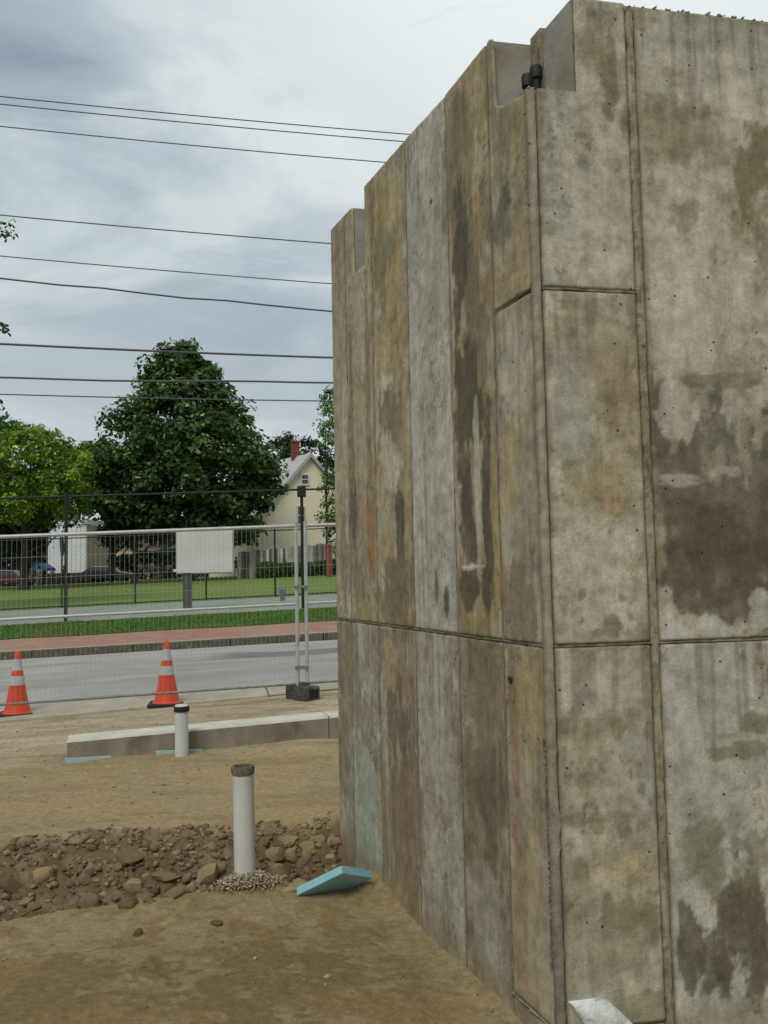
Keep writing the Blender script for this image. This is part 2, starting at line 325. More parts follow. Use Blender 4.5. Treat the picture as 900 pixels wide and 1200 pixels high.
def asph(x, y):
    n = x*N2[0]+y*N2[1]; s = x*D2[0]+y*D2[1]; c = np.ones(x.shape+(3,))
    q = 1-sstep(.5, .62, np.abs(n-16.1+.35*np.sin(s*.9))+.5*(fbm(s*.8, n*2, 3)-.5)); q = q*sstep(-.4, .5, s)
    c = c*(1-.48*q)[..., None]
    c = c*(1+.20*sstep(17.2, 18.0, n)[..., None]); c = c*(1+.5*(fbm(s*.35, n*2.5, 4)-.5))[..., None]
    return c
strip('road', 11.2, 18.02, -60, 60, 0, M['asphalt'], .2, .12, asph)
M['gutter'] = mat('pale_concrete', (.43, .385, .30), (.34, .295, .215), 3, .85, .003, 50, c3=(.25, .22, .16), s3=5, t3=(.58, .75))
gut = strip('gutter', 10.3, 11.18, -60, 60, .008, mat('joint_dirt', (.2, .18, .14)), 1, .4)
for kx in range(-8, 9):
    g0 = kx*3.05+.6
    mb = MB(); a = [SN(g0+.012, 10.28+.05*random.random(), .016), SN(g0+3.035, 10.28+.05*random.random(), .016), SN(g0+3.035, 11.18, .016), SN(g0+.012, 11.18, .016)]
    mb.prism(a, (0, 0, -.12)).build('slab', M['gutter'], gut)
M['kerb'] = mat('granite_kerb', (.115, .10, .07), (.075, .064, .045), 7, .85, .004, 60, c3=(.22, .2, .17), s3=9, t3=(.6, .7))
M['kerbtop'] = mat('kerb_top', (.40, .37, .31), (.3, .28, .23), 7, .85)
kerb = strip('kerb', 18.06, 18.2, -60, 60, .05, mat('kerb_joint', (.12, .11, .09)), 1, .2)
for kx in range(-22, 23):
    g0 = kx*1.85+.3; a = [SN(g0+.008, 18.03, .135), SN(g0+1.84, 18.03, .135), SN(g0+1.84, 18.21, .135), SN(g0+.008, 18.21, .135)]
    MB().prism(a, (0, 0, -.3)).build('kerb_stone', M['kerb'], kerb)
M['kt'] = mat('mortar_edge', (.40, .36, .29), (.3, .26, .2), 7, .9)
strip('pavement_edge', 18.2, 18.42, -60, 60, .139, M['kt'], 1, .2)
def brick_mat():
    m = bpy.data.materials.new('brick_paving'); m.use_nodes = True; t = m.node_tree; b = t.nodes['Principled BSDF']; A = t.nodes.new; K = t.links.new
    tc = A('ShaderNodeTexCoord'); br = A('ShaderNodeTexBrick'); mp = A('ShaderNodeMapping'); mp.inputs['Rotation'].default_value = (0, 0, -math.atan2(.187, .982)); K(tc.outputs['Object'], mp.inputs[0]); K(mp.outputs[0], br.inputs['Vector'])
    br.inputs['Scale'].default_value = 1; br.inputs['Brick Width'].default_value = .2; br.inputs['Row Height'].default_value = .1; br.inputs['Mortar Size'].default_value = .005
    br.inputs['Color1'].default_value = (.36, .17, .11, 1); br.inputs['Color2'].default_value = (.26, .115, .075, 1); br.inputs['Mortar'].default_value = (.3, .22, .16, 1)
    n = A('ShaderNodeTexNoise'); n.inputs['Scale'].default_value = .9; n.inputs['Detail'].default_value = 5; K(tc.outputs['Object'], n.inputs['Vector'])
    r = A('ShaderNodeMapRange'); r.inputs[1].default_value = .4; r.inputs[2].default_value = .7; r.inputs[4].default_value = .55; K(n.outputs['Fac'], r.inputs[0])
    mm = A('ShaderNodeMixRGB'); K(r.outputs[0], mm.inputs[0]); K(br.outputs['Color'], mm.inputs[1]); mm.inputs[2].default_value = (.36, .25, .17, 1); K(mm.outputs[0], b.inputs['Base Color'])
    b.inputs['Roughness'].default_value = .9
    return m
strip('pavement', 18.4, 20.62, -60, 60, .135, brick_mat(), 1, .5)
def grass_mat(name, a, b_, c3):
    return mat(name, a, b_, 3.5, .95, .03, 30, c3=c3, s3=1.1, t3=(.5, .75), attr=True, spec=.1)
M['grass'] = grass_mat('verge_grass', (.085, .16, .03), (.055, .12, .02), (.13, .15, .045))
strip('grass_verge', 20.55, 23.0, -60, 60, .15, M['grass'], .4, .4, lambda x, y: (np.ones(x.shape)*(.8+.5*fbm(x*1.2, y*1.2, 4)))[..., None]*np.ones(3), edge_jit=.12)
M['court'] = mat('court_surface', (.25, .285, .225), (.20, .235, .185), .8, .85, c3=(.33, .36, .31), s3=.7, t3=(.6, .8))
strip('court', 22.9, 30.6, -60, 60, .135, M['court'], 2, 1.2)
M['field'] = grass_mat('field_grass', (.17, .24, .055), (.12, .19, .045), (.23, .23, .085))
strip('field', 30.5, 84, -70, 60, .145, M['field'], 1.2, 1.0, lambda x, y: (np.ones(x.shape)*(.75+.5*fbm(x*.25, y*.8, 4)))[..., None]*np.ones(3))
# painted white court line
M['paint'] = mat('worn_white_paint', (.6, .62, .58), (.35, .4, .36), 6, .8)
strip('court_line', 24.9, 25.0, -18, -6, .143, M['paint'], 1, .2)

def blades(name, n0, n1, s0, s1, cnt, h, w, mt, dz=.15):
    s = RNG.uniform(s0, s1, cnt); n = RNG.uniform(n0, n1, cnt); x = s*D2[0]+n*N2[0]; y = s*D2[1]+n*N2[1]; z = base_z(x, y)+dz-.01
    a = RNG.uniform(0, math.pi, cnt); hh = h*RNG.uniform(.4, 1.2, cnt); lx = RNG.normal(0, .3, cnt)*hh; ly = RNG.normal(0, .3, cnt)*hh
    P = np.stack([x, y, z], -1); dw = np.stack([np.cos(a)*w, np.sin(a)*w, 0*a], -1)
    V = np.stack([P-dw, P+dw, P+np.stack([lx, ly, hh], -1)], 1).reshape(-1, 3); F3 = np.arange(cnt*3).reshape(-1, 3)
    c = (RNG.uniform(.6, 1.5, cnt))[:, None]*np.array([1, 1, 1]); c = np.repeat(c, 3, 0)
    return setp(link(name, mesh_np(name, V, F3, mt, False, c)), 'short green grass growing on the verge', 'grass', kind='stuff')
blades('grass', 20.5, 22.95, -14, 6, 30000, .05, .012, M['grass'])

# ------------------------------------------------------------------ THE CONCRETE WALL
Cc = at(641.5, 757, 3.22); Cc.z = 0
L = Vector((-.332, .943, 0)).normalized(); R_ = Vector((1, .2, 0)).normalized()
nL = Vector((-L.y, L.x, 0)); nR = Vector((R_.y, -R_.x, 0))      # outward normals
if nL.x > 0: nL = -nL
def fc(face, px, py):
    Dv, nv = (L, nL) if face == 'L' else (R_, nR); q = onplane(px, py, Cc, nv)-Cc; return q.dot(Dv), q.z
wall = empty('concrete_wall', 'tall stained cast concrete wall corner with panel joints, filling the right side', 'wall', Cc)
# joint positions along each face
uL = [.0, fc('L', 591, 750)[0], fc('L', 538.5, 743)[0], fc('L', 488, 738)[0], fc('L', 445, 730)[0], fc('L', 413, 725)[0], fc('L', 395.5, 722)[0]]
sR = [.0, fc('R', 767, 750)[0], 1.36, 2.3, 3.3, 4.3]
ZJ = 1.43; ZJ2 = 2.735; ZT_L = 3.955; ZT_R = 3.875; ZB = -.45
NU0 = uL[1]-.03; NS0 = fc('R', 672, 50)[0]; NZ = 3.495
N2a, N2b = fc('L', 428, 225)[0], fc('L', 413, 245)[0]
print('seams', [round(v, 3) for v in uL], [round(v, 3) for v in sR], NU0, NS0, N2a, N2b)
_tp = sorted(fc('L', px, py) for px, py in ((383, 275), (413, 243), (428, 218), (470, 170), (520, 115), (578, 42)))
print('top', _tp)
_tu = [a for a, _ in _tp]; _tz = [b for _, b in _tp]
def ZTL(U): return np.interp(U, _tu, _tz)
# core in oblique (u,s) cells with a height per cell
def P_us(u, s, z): return L*u+R_*s+Vector((0, 0, z))
ug = [.012, NU0, .5, .8, 1.1, 1.4, 1.7, N2a, N2b, uL[6]]; sg = [.012, NS0, .24, .5, 5.2]
def hcell(i, j):
    uc = (ug[i]+ug[i+1])/2; scn = (sg[j]+sg[j+1])/2
    if uc < .5 or scn < .5:
        if uc < NU0 and scn < NS0: return NZ
        if N2a < uc < N2b and scn < .24: return 3.50
        return ZT_R-.004 if (scn > .5 or (uc < NU0)) else float(min(ZTL(ug[i]), ZTL(ug[i+1])))-.004
    return ZB
mb = MB(); bm = mb.bm
def quad(a, b, c, d):
    bm.faces.new([bm.verts.new(p) for p in (a, b, c, d)])
nu, ns_ = len(ug)-1, len(sg)-1
for i in range(nu):
    for j in range(ns_):
        h = hcell(i, j)
        if h <= ZB: continue
        u0, u1, s0, s1 = ug[i], ug[i+1], sg[j], sg[j+1]
        quad(P_us(u0, s0, h), P_us(u1, s0, h), P_us(u1, s1, h), P_us(u0, s1, h))
        for di, dj, a, b in ((-1, 0, (u0, s0), (u0, s1)), (1, 0, (u1, s0), (u1, s1)), (0, -1, (u0, s0), (u1, s0)), (0, 1, (u0, s1), (u1, s1))):
            ii, jj = i+di, j+dj; h2 = hcell(ii, jj) if 0 <= ii < nu and 0 <= jj < ns_ else ZB
            if h2 < h: quad(P_us(*a, h2), P_us(*b, h2), P_us(*b, h), P_us(*a, h))
bmesh.ops.remove_doubles(bm, verts=bm.verts[:], dist=.0005)
mb.build('wall_core', M['core'], wall)

PAL = dict(base=(.345, .313, .215), light=(.49, .463, .36), pale=(.54, .525, .46), grey=(.385, .367, .30), blue=(.42, .41, .365), dark=(.105, .090, .058), brown=(.205, .168, .100), olive=(.192, .178, .098), ochre=(.37, .29, .14), rust=(.33, .18, .085), teal=(.335, .355, .285), black=(.06, .055, .045))
PAL = {k: np.array(v) for k, v in PAL.items()}
STAINS = []
ST_W = .09   # (face, panel filter, px, py, rx, ry, colour, strength, raggedness, streak)
def panel(face, u0, u1, z0, z1, base, fx, seed, cut=None, ztop=None, res=.010, gap=.004, edge=.006):
    Dv, nv = (L, nL) if face == 'L' else (R_, nR)
    a0, a1, b0, b1 = u0+gap, u1-gap, z0+gap, z1-gap
    us = np.concatenate([[a0, a0+.004], np.linspace(a0+.012, a1-.012, max(3, int((a1-a0)/res))), [a1-.004, a1]])
    zs = np.concatenate([[b0, b0+.004], np.linspace(b0+.012, b1-.012, max(3, int((b1-b0)/res))), [b1-.004, b1]])
    if cut: us = np.sort(np.concatenate([us, [cut[0]]])); zs = np.sort(np.concatenate([zs, [cut[1]]]))
    Ug, Zg = np.meshgrid(us, zs)
    if ztop is not None:
        f = (Zg-b0)/(b1-b0); Zg2 = b0+f*(ztop(Ug)-b0); Zg = Zg2
    o = .006+.004*vnoise(Ug*1.3+seed, Zg*1.1+seed)+.0025*(fbm(Ug*9+seed, Zg*9, 3)-.5)
    o = o.copy(); o[0, :] = -.008; o[-1, :] = -.008; o[:, 0] = -.008; o[:, -1] = -.008
    ej = .0035*fbm(Ug*25+seed, Zg*25, 2); o[1, :] -= ej[1, :]; o[-2, :] -= ej[-2, :]; o[:, 1] -= ej[:, 1]; o[:, -2] -= ej[:, -2]
    V = (np.array(Dv)[None, None]*Ug[..., None]+np.array(nv)[None, None]*o[..., None]); V[..., 2] = Zg
    i = np.arange(Ug.size).reshape(Ug.shape); Fq = np.stack([i[:-1, :-1], i[:-1, 1:], i[1:, 1:], i[1:, :-1]], -1)
    if cut:
        uc = (Ug[:-1, :-1]+Ug[1:, 1:])/2; zc = (Zg[:-1, :-1]+Zg[1:, 1:])/2; keep = ~((uc < cut[0]) & (zc > cut[1])); Fq = Fq[keep]
    Fq = Fq.reshape(-1, 4)
    if face == 'L': Fq = Fq[:, ::-1]
    # ---- albedo of the cast surface: laitance, form oil, rust and mould
    c = np.zeros(Ug.shape+(3,))+PAL[base]
    n_b = fbm(Ug*2.2+seed*3, Zg*1.2+seed, 5); n_s = fbm(Ug*16+seed, Zg*1.3+seed*2, 4); n_m = fbm(Ug*8+seed*5, Zg*6, 5)
    c = lerp(c, PAL['light'], .45*sstep(.5, .72, n_b)); c = lerp(c, PAL['brown'], .35*sstep(.5, .75, 1-n_b))
    for kind, *a in fx: c = FX[kind](c, Ug, Zg, (Ug-u0)/(u1-u0), (Zg-z0)/(z1-z0), n_b, n_s, n_m, seed, *a)
    vs_ = 1.0 if face == 'L' else .45
    # thin drip runs, mould freckles and lime bloom
    dr = fbm(Ug*34+seed*2, Zg*.9+seed, 4); hgt = fbm(Ug*11+seed, Zg*0+seed, 3)
    c = lerp(c, PAL['brown'], vs_*.5*sstep(.60, .66, dr)*sstep(.40, .60, fbm(Ug*6+3, Zg*2.2+seed, 4)))
    c = lerp(c, PAL['light'], (.45 if face == 'R' else .28)*sstep(.60, .66, 1-dr)*sstep(.42, .6, fbm(Ug*5+13, Zg*2.0+seed, 4)))
    fk = fbm(Ug*60+seed, Zg*45, 3); c = lerp(c, PAL['olive']*.75, .7*sstep(.66, .70, fk)*sstep(.45, .6, fbm(Ug*4+seed, Zg*4+30, 4)))
    bl = fbm(Ug*5+seed*1.7, Zg*3.2+60, 6, .62); c = lerp(c, PAL['light'], (.42 if face == 'R' else .22)*sstep(.54, .58, bl)); c = lerp(c, PAL['brown'], .30*sstep(.56, .60, 1-bl))
    if face == 'R':
        mm_ = fbm(Ug*13+seed, Zg*15, 6, .6); c = lerp(c, PAL['light'], .34*sstep(.54, .56, mm_)); c = lerp(c, PAL['olive'], .34*sstep(.575, .60, 1-mm_)); sp_ = fbm(Ug*42+seed, Zg*30+9, 4, .6); c = lerp(c, PAL['dark'], .55*sstep(.62, .66, sp_)*sstep(.5, .62, fbm(Ug*3+2, Zg*3+seed, 3)))
    for (sf, zr, px, py, rx, ry, col, st, rag, strk) in STAINS:
        st = min(.97, st*1.22)
        if sf != face: continue
        cu, cz = fc(face, px, py); ua, _ = fc(face, px-rx, py); ub, _ = fc(face, px+rx, py); _, za = fc(face, px, py-ry); _, zb = fc(face, px, py+ry)
        ru = abs(ub-ua)/2; rz = abs(zb-za)/2
        if cu+ru*1.8 < u0 or cu-ru*1.8 > u1 or cz+rz*1.8 < z0 or cz-rz*1.8 > z1: continue
        if zr and not (u0 <= cu <= u1 and z0 <= cz <= z1): continue
        d = np.sqrt(((Ug-cu)/ru)**2+((Zg-cz)/rz)**2)
        d = d+rag*2*(fbm(Ug*7+seed+cu*31, Zg*5+cz*17, 5)-.5)+strk*2*(fbm(Ug*26+cu*11, Zg*1.2+seed, 4)-.5)
        d = d+1.15*(fbm((Ug-cu)/ru*1.5+px*.37, (Zg-cz)/rz*1.5+py*.13, 6, .62)-.5)*min(1, rag*1.6)
        if max(rx, ry) < 45 and col in ('olive', 'brown'): st = st*.8
        d = d+.65*(fbm(Ug*22+cu*7, Zg*16+seed, 4)-.5)*(rag > .25)
        c = lerp(c, PAL[col], st*(.72*(1-sstep(.86-ST_W, .86+ST_W, d))+.28*(1-sstep(.5, 1.1, d))))
    # drips running down from the joint or edge above, mud splash at the foot
    dl = (z1-Zg)-(.12+.75*fbm(Ug*15+seed*4, Zg*0+1.7, 3)**2); c = lerp(c, PAL['brown']*.85, .42*sstep(.56, .62, fbm(Ug*27+seed*7, Zg*.7, 4))*(1-sstep(-.05, .05, dl)))
    c = lerp(c, np.array([.25, .19, .11]), .6*(1-sstep(.0, .16, Zg-.10*fbm(Ug*12, Zg*5, 3))))
    c = c*(1+.30*(n_m-.5)+vs_*.22*(n_s-.5))[..., None]
    # grime caught along the form edges
    e = np.minimum(np.minimum(Ug-u0, u1-Ug), np.minimum(Zg-z0, z1-Zg)); c = lerp(c, PAL['brown']*.8, .5*(1-sstep(.004, .022, e+.03*(n_m-.5))))
    me = mesh_np('panel', V.reshape(-1, 3), Fq, CONC, True, np.clip(c, .01, 1).reshape(-1, 3))
    return link('panel', me, wall)
def _mix(col): 
    return PAL[col]
FX = {
 # bands of form-board streaks
 'streak': lambda c, U, Z, f, g, nb, ns, nm, sd, col, st, lo, hi: lerp(c, _mix(col), st*sstep(lo, hi, ns)),
 'mottle': lambda c, U, Z, f, g, nb, ns, nm, sd, col, st, lo, hi: lerp(c, _mix(col), st*sstep(lo, hi, nm)),
 'broad': lambda c, U, Z, f, g, nb, ns, nm, sd, col, st, lo, hi: lerp(c, _mix(col), st*sstep(lo, hi, nb)),
 # between heights g0..g1 (fractions)
 'band': lambda c, U, Z, f, g, nb, ns, nm, sd, col, st, g0, g1, w: lerp(c, _mix(col), st*sstep(g0-w, g0+w, g+.22*(ns-.5)+.25*(nb-.5))*(1-sstep(g1-w, g1+w, g+.22*(ns-.5)+.25*(nb-.5)))),
 # vertical ribbon between fractions f0..f1, heights g0..g1, ragged edges
 'rib': lambda c, U, Z, f, g, nb, ns, nm, sd, col, st, f0, f1, g0, g1: lerp(c, _mix(col), st*sstep(f0-.05, f0+.05, f+.22*(fbm(U*0+sd, Z*4, 4)-.5)+.12*(nm-.5))*(1-sstep(f1-.05, f1+.05, f+.28*(fbm(U*0+sd+9, Z*5, 4)-.5)+.12*(nm-.5)))*sstep(g0-.03, g0+.03, g+.12*(ns-.5)+.1*(nm-.5))*(1-sstep(g1-.03, g1+.03, g+.12*(ns-.5)+.1*(nm-.5)))),
}
def S(face, px, py, rx, ry, col, st=.7, rag=.5, strk=.1, only=False): STAINS.append((face, only, px, py, rx, ry, col, st, rag, strk))
# right face, read off the photograph
S('R', 850, 60, 120, 55, 'grey', .7); S('R', 800, 230, 60, 90, 'light', .5, .6); S('R', 870, 160, 60, 80, 'light', .6, .6)
S('R', 775, 150, 35, 40, 'olive', .55, .7, .1); S('R', 800, 170, 55, 38, 'olive', .42, .9); S('R', 716, 105, 14, 45, 'olive', .75, .8, .3); S('R', 735, 145, 12, 30, 'olive', .7, .6)
S('R', 702, 40, 24, 40, 'olive', .35, .9); S('R', 708, 220, 22, 90, 'olive', .25, .8, .4); S('R', 710, 250, 60, 90, 'light', .35, .6)
S('R', 800, 250, 22, 22, 'olive', .6, .8); S('R', 885, 200, 26, 60, 'olive', .75, .9, .5); S('R', 890, 300, 26, 60, 'olive', .6, .9, .5); S('R', 840, 135, 8, 8, 'brown', .6, .5)
S('R', 840, 350, 90, 60, 'light', .55, .7); S('R', 800, 400, 55, 45, 'light', .5, .7)
S('R', 840, 448, 90, 12, 'olive', .65, .7); S('R', 862, 585, 100, 122, 'dark', .66, .34, .3); S('R', 842, 668, 70, 84, 'dark', .72, .3, .1); S('R', 905, 640, 30, 95, 'dark', .75, .5)
S('R', 775, 500, 14, 60, 'dark', .7, .7, .2); S('R', 795, 485, 22, 42, 'light', .6, .7, .2); S('R', 835, 550, 16, 30, 'base', .55, .8, .4); S('R', 795, 563, 26, 8, 'light', .45, .9); S('R', 845, 553, 30, 6, 'light', .35, .9); S('R', 870, 520, 10, 60, 'base', .5, .8, .3)
S('R', 815, 735, 40, 18, 'light', .65, .7, only=True); S('R', 785, 716, 9, 10, 'light', .9, .15, only=True); S('R', 779, 695, 8, 9, 'grey', .8, .2, only=True); S('R', 890, 720, 18, 26, 'grey', .8, .6, only=True)
S('R', 700, 580, 40, 45, 'ochre', .33, .8); S('R', 715, 590, 14, 18, 'rust', .3, .7); S('R', 690, 400, 50, 45, 'base', .7, .6); S('R', 725, 470, 30, 90, 'ochre', .2, .8); S('R', 665, 480, 25, 90, 'grey', .5, .6); S('R', 690, 660, 45, 45, 'light', .35, .7)
for q in ((682, 695, 5, 7), (680, 728, 9, 13), (718, 735, 12, 13), (738, 722, 7, 10), (700, 742, 8, 6), (726, 700, 6, 8)): S('R', q[0], q[1], q[2], q[3], 'olive', .8, 1.0, .2)
S('R', 700, 800, 60, 45, 'light', .45, .6); S('R', 840, 800, 80, 80, 'blue', .75, .5); S('R', 820, 900, 75, 110, 'grey', .7, .6)
S('R', 865, 880, 42, 11, 'olive', .85, .7); S('R', 885, 845, 20, 12, 'olive', .8, .7); S('R', 850, 862, 16, 8, 'olive', .5, .9)
for q in ((662, 850), (668, 838), (712, 848), (722, 852), (758, 856), (750, 925), (744, 945), (762, 940), (730, 972), (680, 915), (700, 965), (660, 880)): S('R', q[0], q[1], 7, 11, 'olive', .6, 1.1, .3)
S('R', 712, 958, 50, 8, 'brown', .5, .9); S('R', 720, 1030, 55, 40, 'ochre', .22, .8); S('R', 735, 1100, 35, 60, 'olive', .65, 1.0, .3); S('R', 680, 1060, 22, 50, 'olive', .35, 1.0, .3); S('R', 700, 1130, 60, 40, 'base', .5, .7); S('R', 755, 1180, 40, 25, 'olive', .6, .7)
S('R', 880, 1090, 45, 75, 'dark', .75, .8, .4); S('R', 808, 1120, 12, 55, 'dark', .7, .8, .4); S('R', 840, 1140, 28, 40, 'dark', .6, .9, .4); S('R', 825, 1000, 25, 45, 'olive', .5, .9, .2); S('R', 885, 1000, 25, 60, 'olive', .45, .9, .3); S('R', 850, 1185, 80, 25, 'teal', .5, .8)
S('R', 690, 1166, 26, 14, 'grey', .6, .7)
# left face
S('L', 605, 140, 26, 40, 'ochre', .35, .7); S('L', 598, 180, 20, 60, 'olive', .5, .8, .2); S('L', 610, 300, 18, 60, 'ochre', .4, .8, .3); S('L', 590, 250, 10, 50, 'dark', .5, .8, .4)
S('L', 612, 430, 22, 60, 'light', .35, .7, .3); S('L', 600, 560, 14, 60, 'ochre', .5, .7, .3); S('L', 620, 600, 18, 70, 'base', .6, .6, .3); S('L', 610, 700, 26, 50, 'brown', .6, .7, .3)
S('L', 538, 190, 16, 90, 'olive', .6, .8, .4); S('L', 543, 300, 12, 90, 'dark', .9, .5, .4); S('L', 560, 380, 12, 90, 'brown', .8, .7, .5); S('L', 550, 470, 19, 90, 'dark', .85, .5, .3); S('L', 551, 590, 11, 90, 'dark', .9, .45, .3); S('L', 574, 600, 9, 100, 'dark', .85, .5, .4); S('L', 552, 690, 12, 35, 'dark', .95, .3, .1); S('L', 572, 695, 7, 34, 'dark', .8, .35, .2)
S('L', 562, 560, 4, 110, 'light', .6, .6, .4); S('L', 531, 520, 5, 160, 'light', .55, .5, .2); S('L', 583, 620, 4, 120, 'ochre', .6, .5, .2); S('L', 556, 664, 14, 2.2, 'pale', .8, .6); S('L', 535, 572, 12, 3, 'pale', .5, .6)
S('L', 452, 240, 14, 40, 'ochre', .5, .8, .3); S('L', 447, 300, 10, 30, 'olive', .75, .8, .3); S('L', 460, 330, 10, 50, 'ochre', .6, .8, .3); S('L', 462, 285, 9, 22, 'olive', .7, .7); S('L', 455, 410, 14, 40, 'ochre', .5, .8, .2); S('L', 460, 480, 16, 30, 'brown', .75, .8, .3); S('L', 452, 450, 10, 10, 'light', .5, .6)
S('L', 460, 545, 12, 40, 'light', .6, .7, .3); S('L', 471, 610, 6, 50, 'dark', .75, .6, .3); S('L', 466, 690, 22, 45, 'brown', .9, .5, .2); S('L', 478, 560, 3, 160, 'ochre', .7, .4, .2); S('L', 468, 300, 3, 140, 'ochre', .7, .4, .2)
S('L', 437, 640, 5, 60, 'rust', .85, .5, .4); S('L', 416, 610, 4, 70, 'dark', .7, .6, .4); S('L', 425, 690, 10, 40, 'brown', .6, .7, .3); S('L', 430, 715, 10, 14, 'ochre', .6, .7); S('L', 433, 470, 4, 120, 'brown', .6, .6, .3); S('L', 413, 480, 3, 140, 'brown', .6, .5, .3)
S('L', 397, 560, 10, 80, 'ochre', .3, .7, .3); S('L', 405, 640, 5, 80, 'brown', .6, .6, .4); S('L', 395, 400, 12, 90, 'base', .5, .6, .3)
S('L', 466, 800, 14, 30, 'rust', .4, .8, .3); S('L', 470, 850, 14, 50, 'dark', .6, .8, .3); S('L', 458, 780, 12, 30, 'ochre', .35, .8); S('L', 480, 960, 14, 80, 'brown', .6, .8, .4)
S('L', 512, 790, 18, 50, 'light', .35, .7); S('L', 520, 880, 18, 50, 'grey', .4, .7); S('L', 522, 960, 18, 25, 'brown', .6, .8); S('L', 568, 830, 24, 60, 'brown', .65, .7, .2); S('L', 568, 930, 26, 70, 'dark', .35, .8, .3); S('L', 575, 1060, 30, 60, 'grey', .4, .7, .2)
S('L', 605, 850, 6, 90, 'rust', .4, .7, .5); S('L', 625, 830, 14, 70, 'ochre', .4, .8, .3); S('L', 628, 940, 12, 60, 'olive', .35, .9, .3); S('L', 612, 1080, 9, 110, 'rust', .4, .7, .5); S('L', 634, 1080, 12, 110, 'ochre', .35, .8, .5)
S('L', 430, 960, 14, 70, 'teal', .75, .6, .2); S('L', 428, 840, 14, 40, 'brown', .5, .8, .3); S('L', 404, 850, 7, 90, 'brown', .5, .7, .3)
S('L', 525, 705, 3, 25, 'dark', .7, .6, .4, True); S('L', 513, 690, 2, 20, 'dark', .6, .6, .3, True); S('L', 507, 236, 2, 4, 'black', .8, .3); S('L', 601, 797, 5, 6, 'black', .95, .3); S('L', 602, 803, 3.5, 10, 'rust', .6, .4)  # black at the tie hole is its inner shade put into colour
Lf = [('base', [('streak', 'ochre', .55, .45, .65), ('broad', 'olive', .4, .45, .6)]), ('ochre', [('streak', 'brown', .55, .42, .62), ('mottle', 'light', .3, .5, .7)]),
      ('blue', [('mottle', 'grey', .6, .45, .7)]), ('ochre', [('streak', 'brown', .45, .45, .65), ('broad', 'olive', .5, .42, .6), ('mottle', 'light', .35, .5, .65)]),
      ('base', [('streak', 'ochre', .5, .4, .6), ('mottle', 'brown', .5, .45, .65)]), ('base', [('streak', 'ochre', .45, .42, .62), ('streak', 'brown', .3, .5, .7)])]
Lb = [('base', [('streak', 'ochre', .7, .42, .6), ('streak', 'brown', .4, .5, .7)]), ('brown', [('mottle', 'base', .6, .42, .65), ('streak', 'dark', .3, .5, .7), ('broad', 'grey', .3, .45, .6)]),
      ('grey', [('broad', 'brown', .6, .42, .6), ('streak', 'base', .5, .45, .65)]), ('brown', [('streak', 'ochre', .55, .45, .6), ('streak', 'dark', .4, .5, .65)]),
      ('grey', [('streak', 'brown', .5, .42, .62), ('mottle', 'teal', .4, .45, .65)]), ('base', [('streak', 'brown', .55, .42, .6)])]
for i in range(6):
    u0, u1 = uL[i]+(.022 if i == 0 else 0), uL[i+1]
    b_, fx = Lf[i]
    if i == 0:
        panel('L', u0, u1, ZJ, ZJ2, 'base', [('streak', 'light', .45, .45, .65), ('streak', 'brown', .35, .5, .7)], 3.1+i)
        z_f = lambda U: np.where(U < NU0-.03, NZ+.09*np.clip(U/NU0, 0, 1)**2+.012*(fbm(U*30, U*0, 3)-.5), NZ+.09+(ZTL(U)-NZ-.09)*sstep(NU0-.03, NU0-.015, U))
        panel('L', u0, u1, ZJ2, ZT_L, b_, fx, 5.7+i, ztop=z_f, gap=.006)
    elif i == 4:
        z_f = lambda U: ZTL(U)-(ZTL(U)-3.50)*sstep(N2a-.004, N2a+.004, U)*(1-sstep(N2b-.004, N2b+.004, U))
        panel('L', u0, u1, ZJ, ZT_L, b_, fx, 5.7+i*2.3, ztop=z_f, res=.01)
    else: panel('L', u0, u1, ZJ, ZT_L, b_, fx, 5.7+i*2.3, ztop=ZTL)
    b_, fx = Lb[i]; panel('L', u0, u1, .10 if i == 0 else ZB, ZJ, b_, fx, 31.1+i*1.9)
    if i == 0: panel('L', u0, u1, ZB, .10, 'base', [], 71.1, res=.02)
panel('R', .022, sR[1]-.014, ZJ2, ZT_R, 'grey', [('mottle', 'light', .35, .5, .7), ('mottle', 'olive', .25, .55, .7)], 41.3, cut=(NS0, NZ))
panel('R', .022, sR[1]-.014, ZJ, ZJ2, 'base', [('mottle', 'light', .4, .45, .65), ('broad', 'light', .4, .45, .6)], 44.9)
panel('R', .022, sR[1]-.014, .10, ZJ, 'light', [('mottle', 'olive', .3, .52, .7), ('mottle', 'base', .5, .45, .6), ('band', 'base', .6, -.3, .45, .1)], 47.2)
panel('R', .022, sR[1]-.014, ZB, .10, 'olive', [], 48.2, res=.03)
for j in range(1, 5):
    a, b = sR[j]+(.014), sR[j+1]-(.014 if j < 4 else 0)
    panel('R', a, b, ZJ, ZT_R-.01*j, 'base', [('mottle', 'light', .6, .42, .6), ('broad', 'grey', .5, .45, .6), ('mottle', 'olive', .35, .56, .7)], 51.3+j*3, res=.010 if j < 2 else .03)
    panel('R', a, b, ZB, ZJ, 'grey', [('mottle', 'olive', .3, .54, .7), ('broad', 'teal', .45, .45, .6), ('mottle', 'light', .4, .5, .68)], 61.9+j*3, res=.010 if j < 2 else .03)

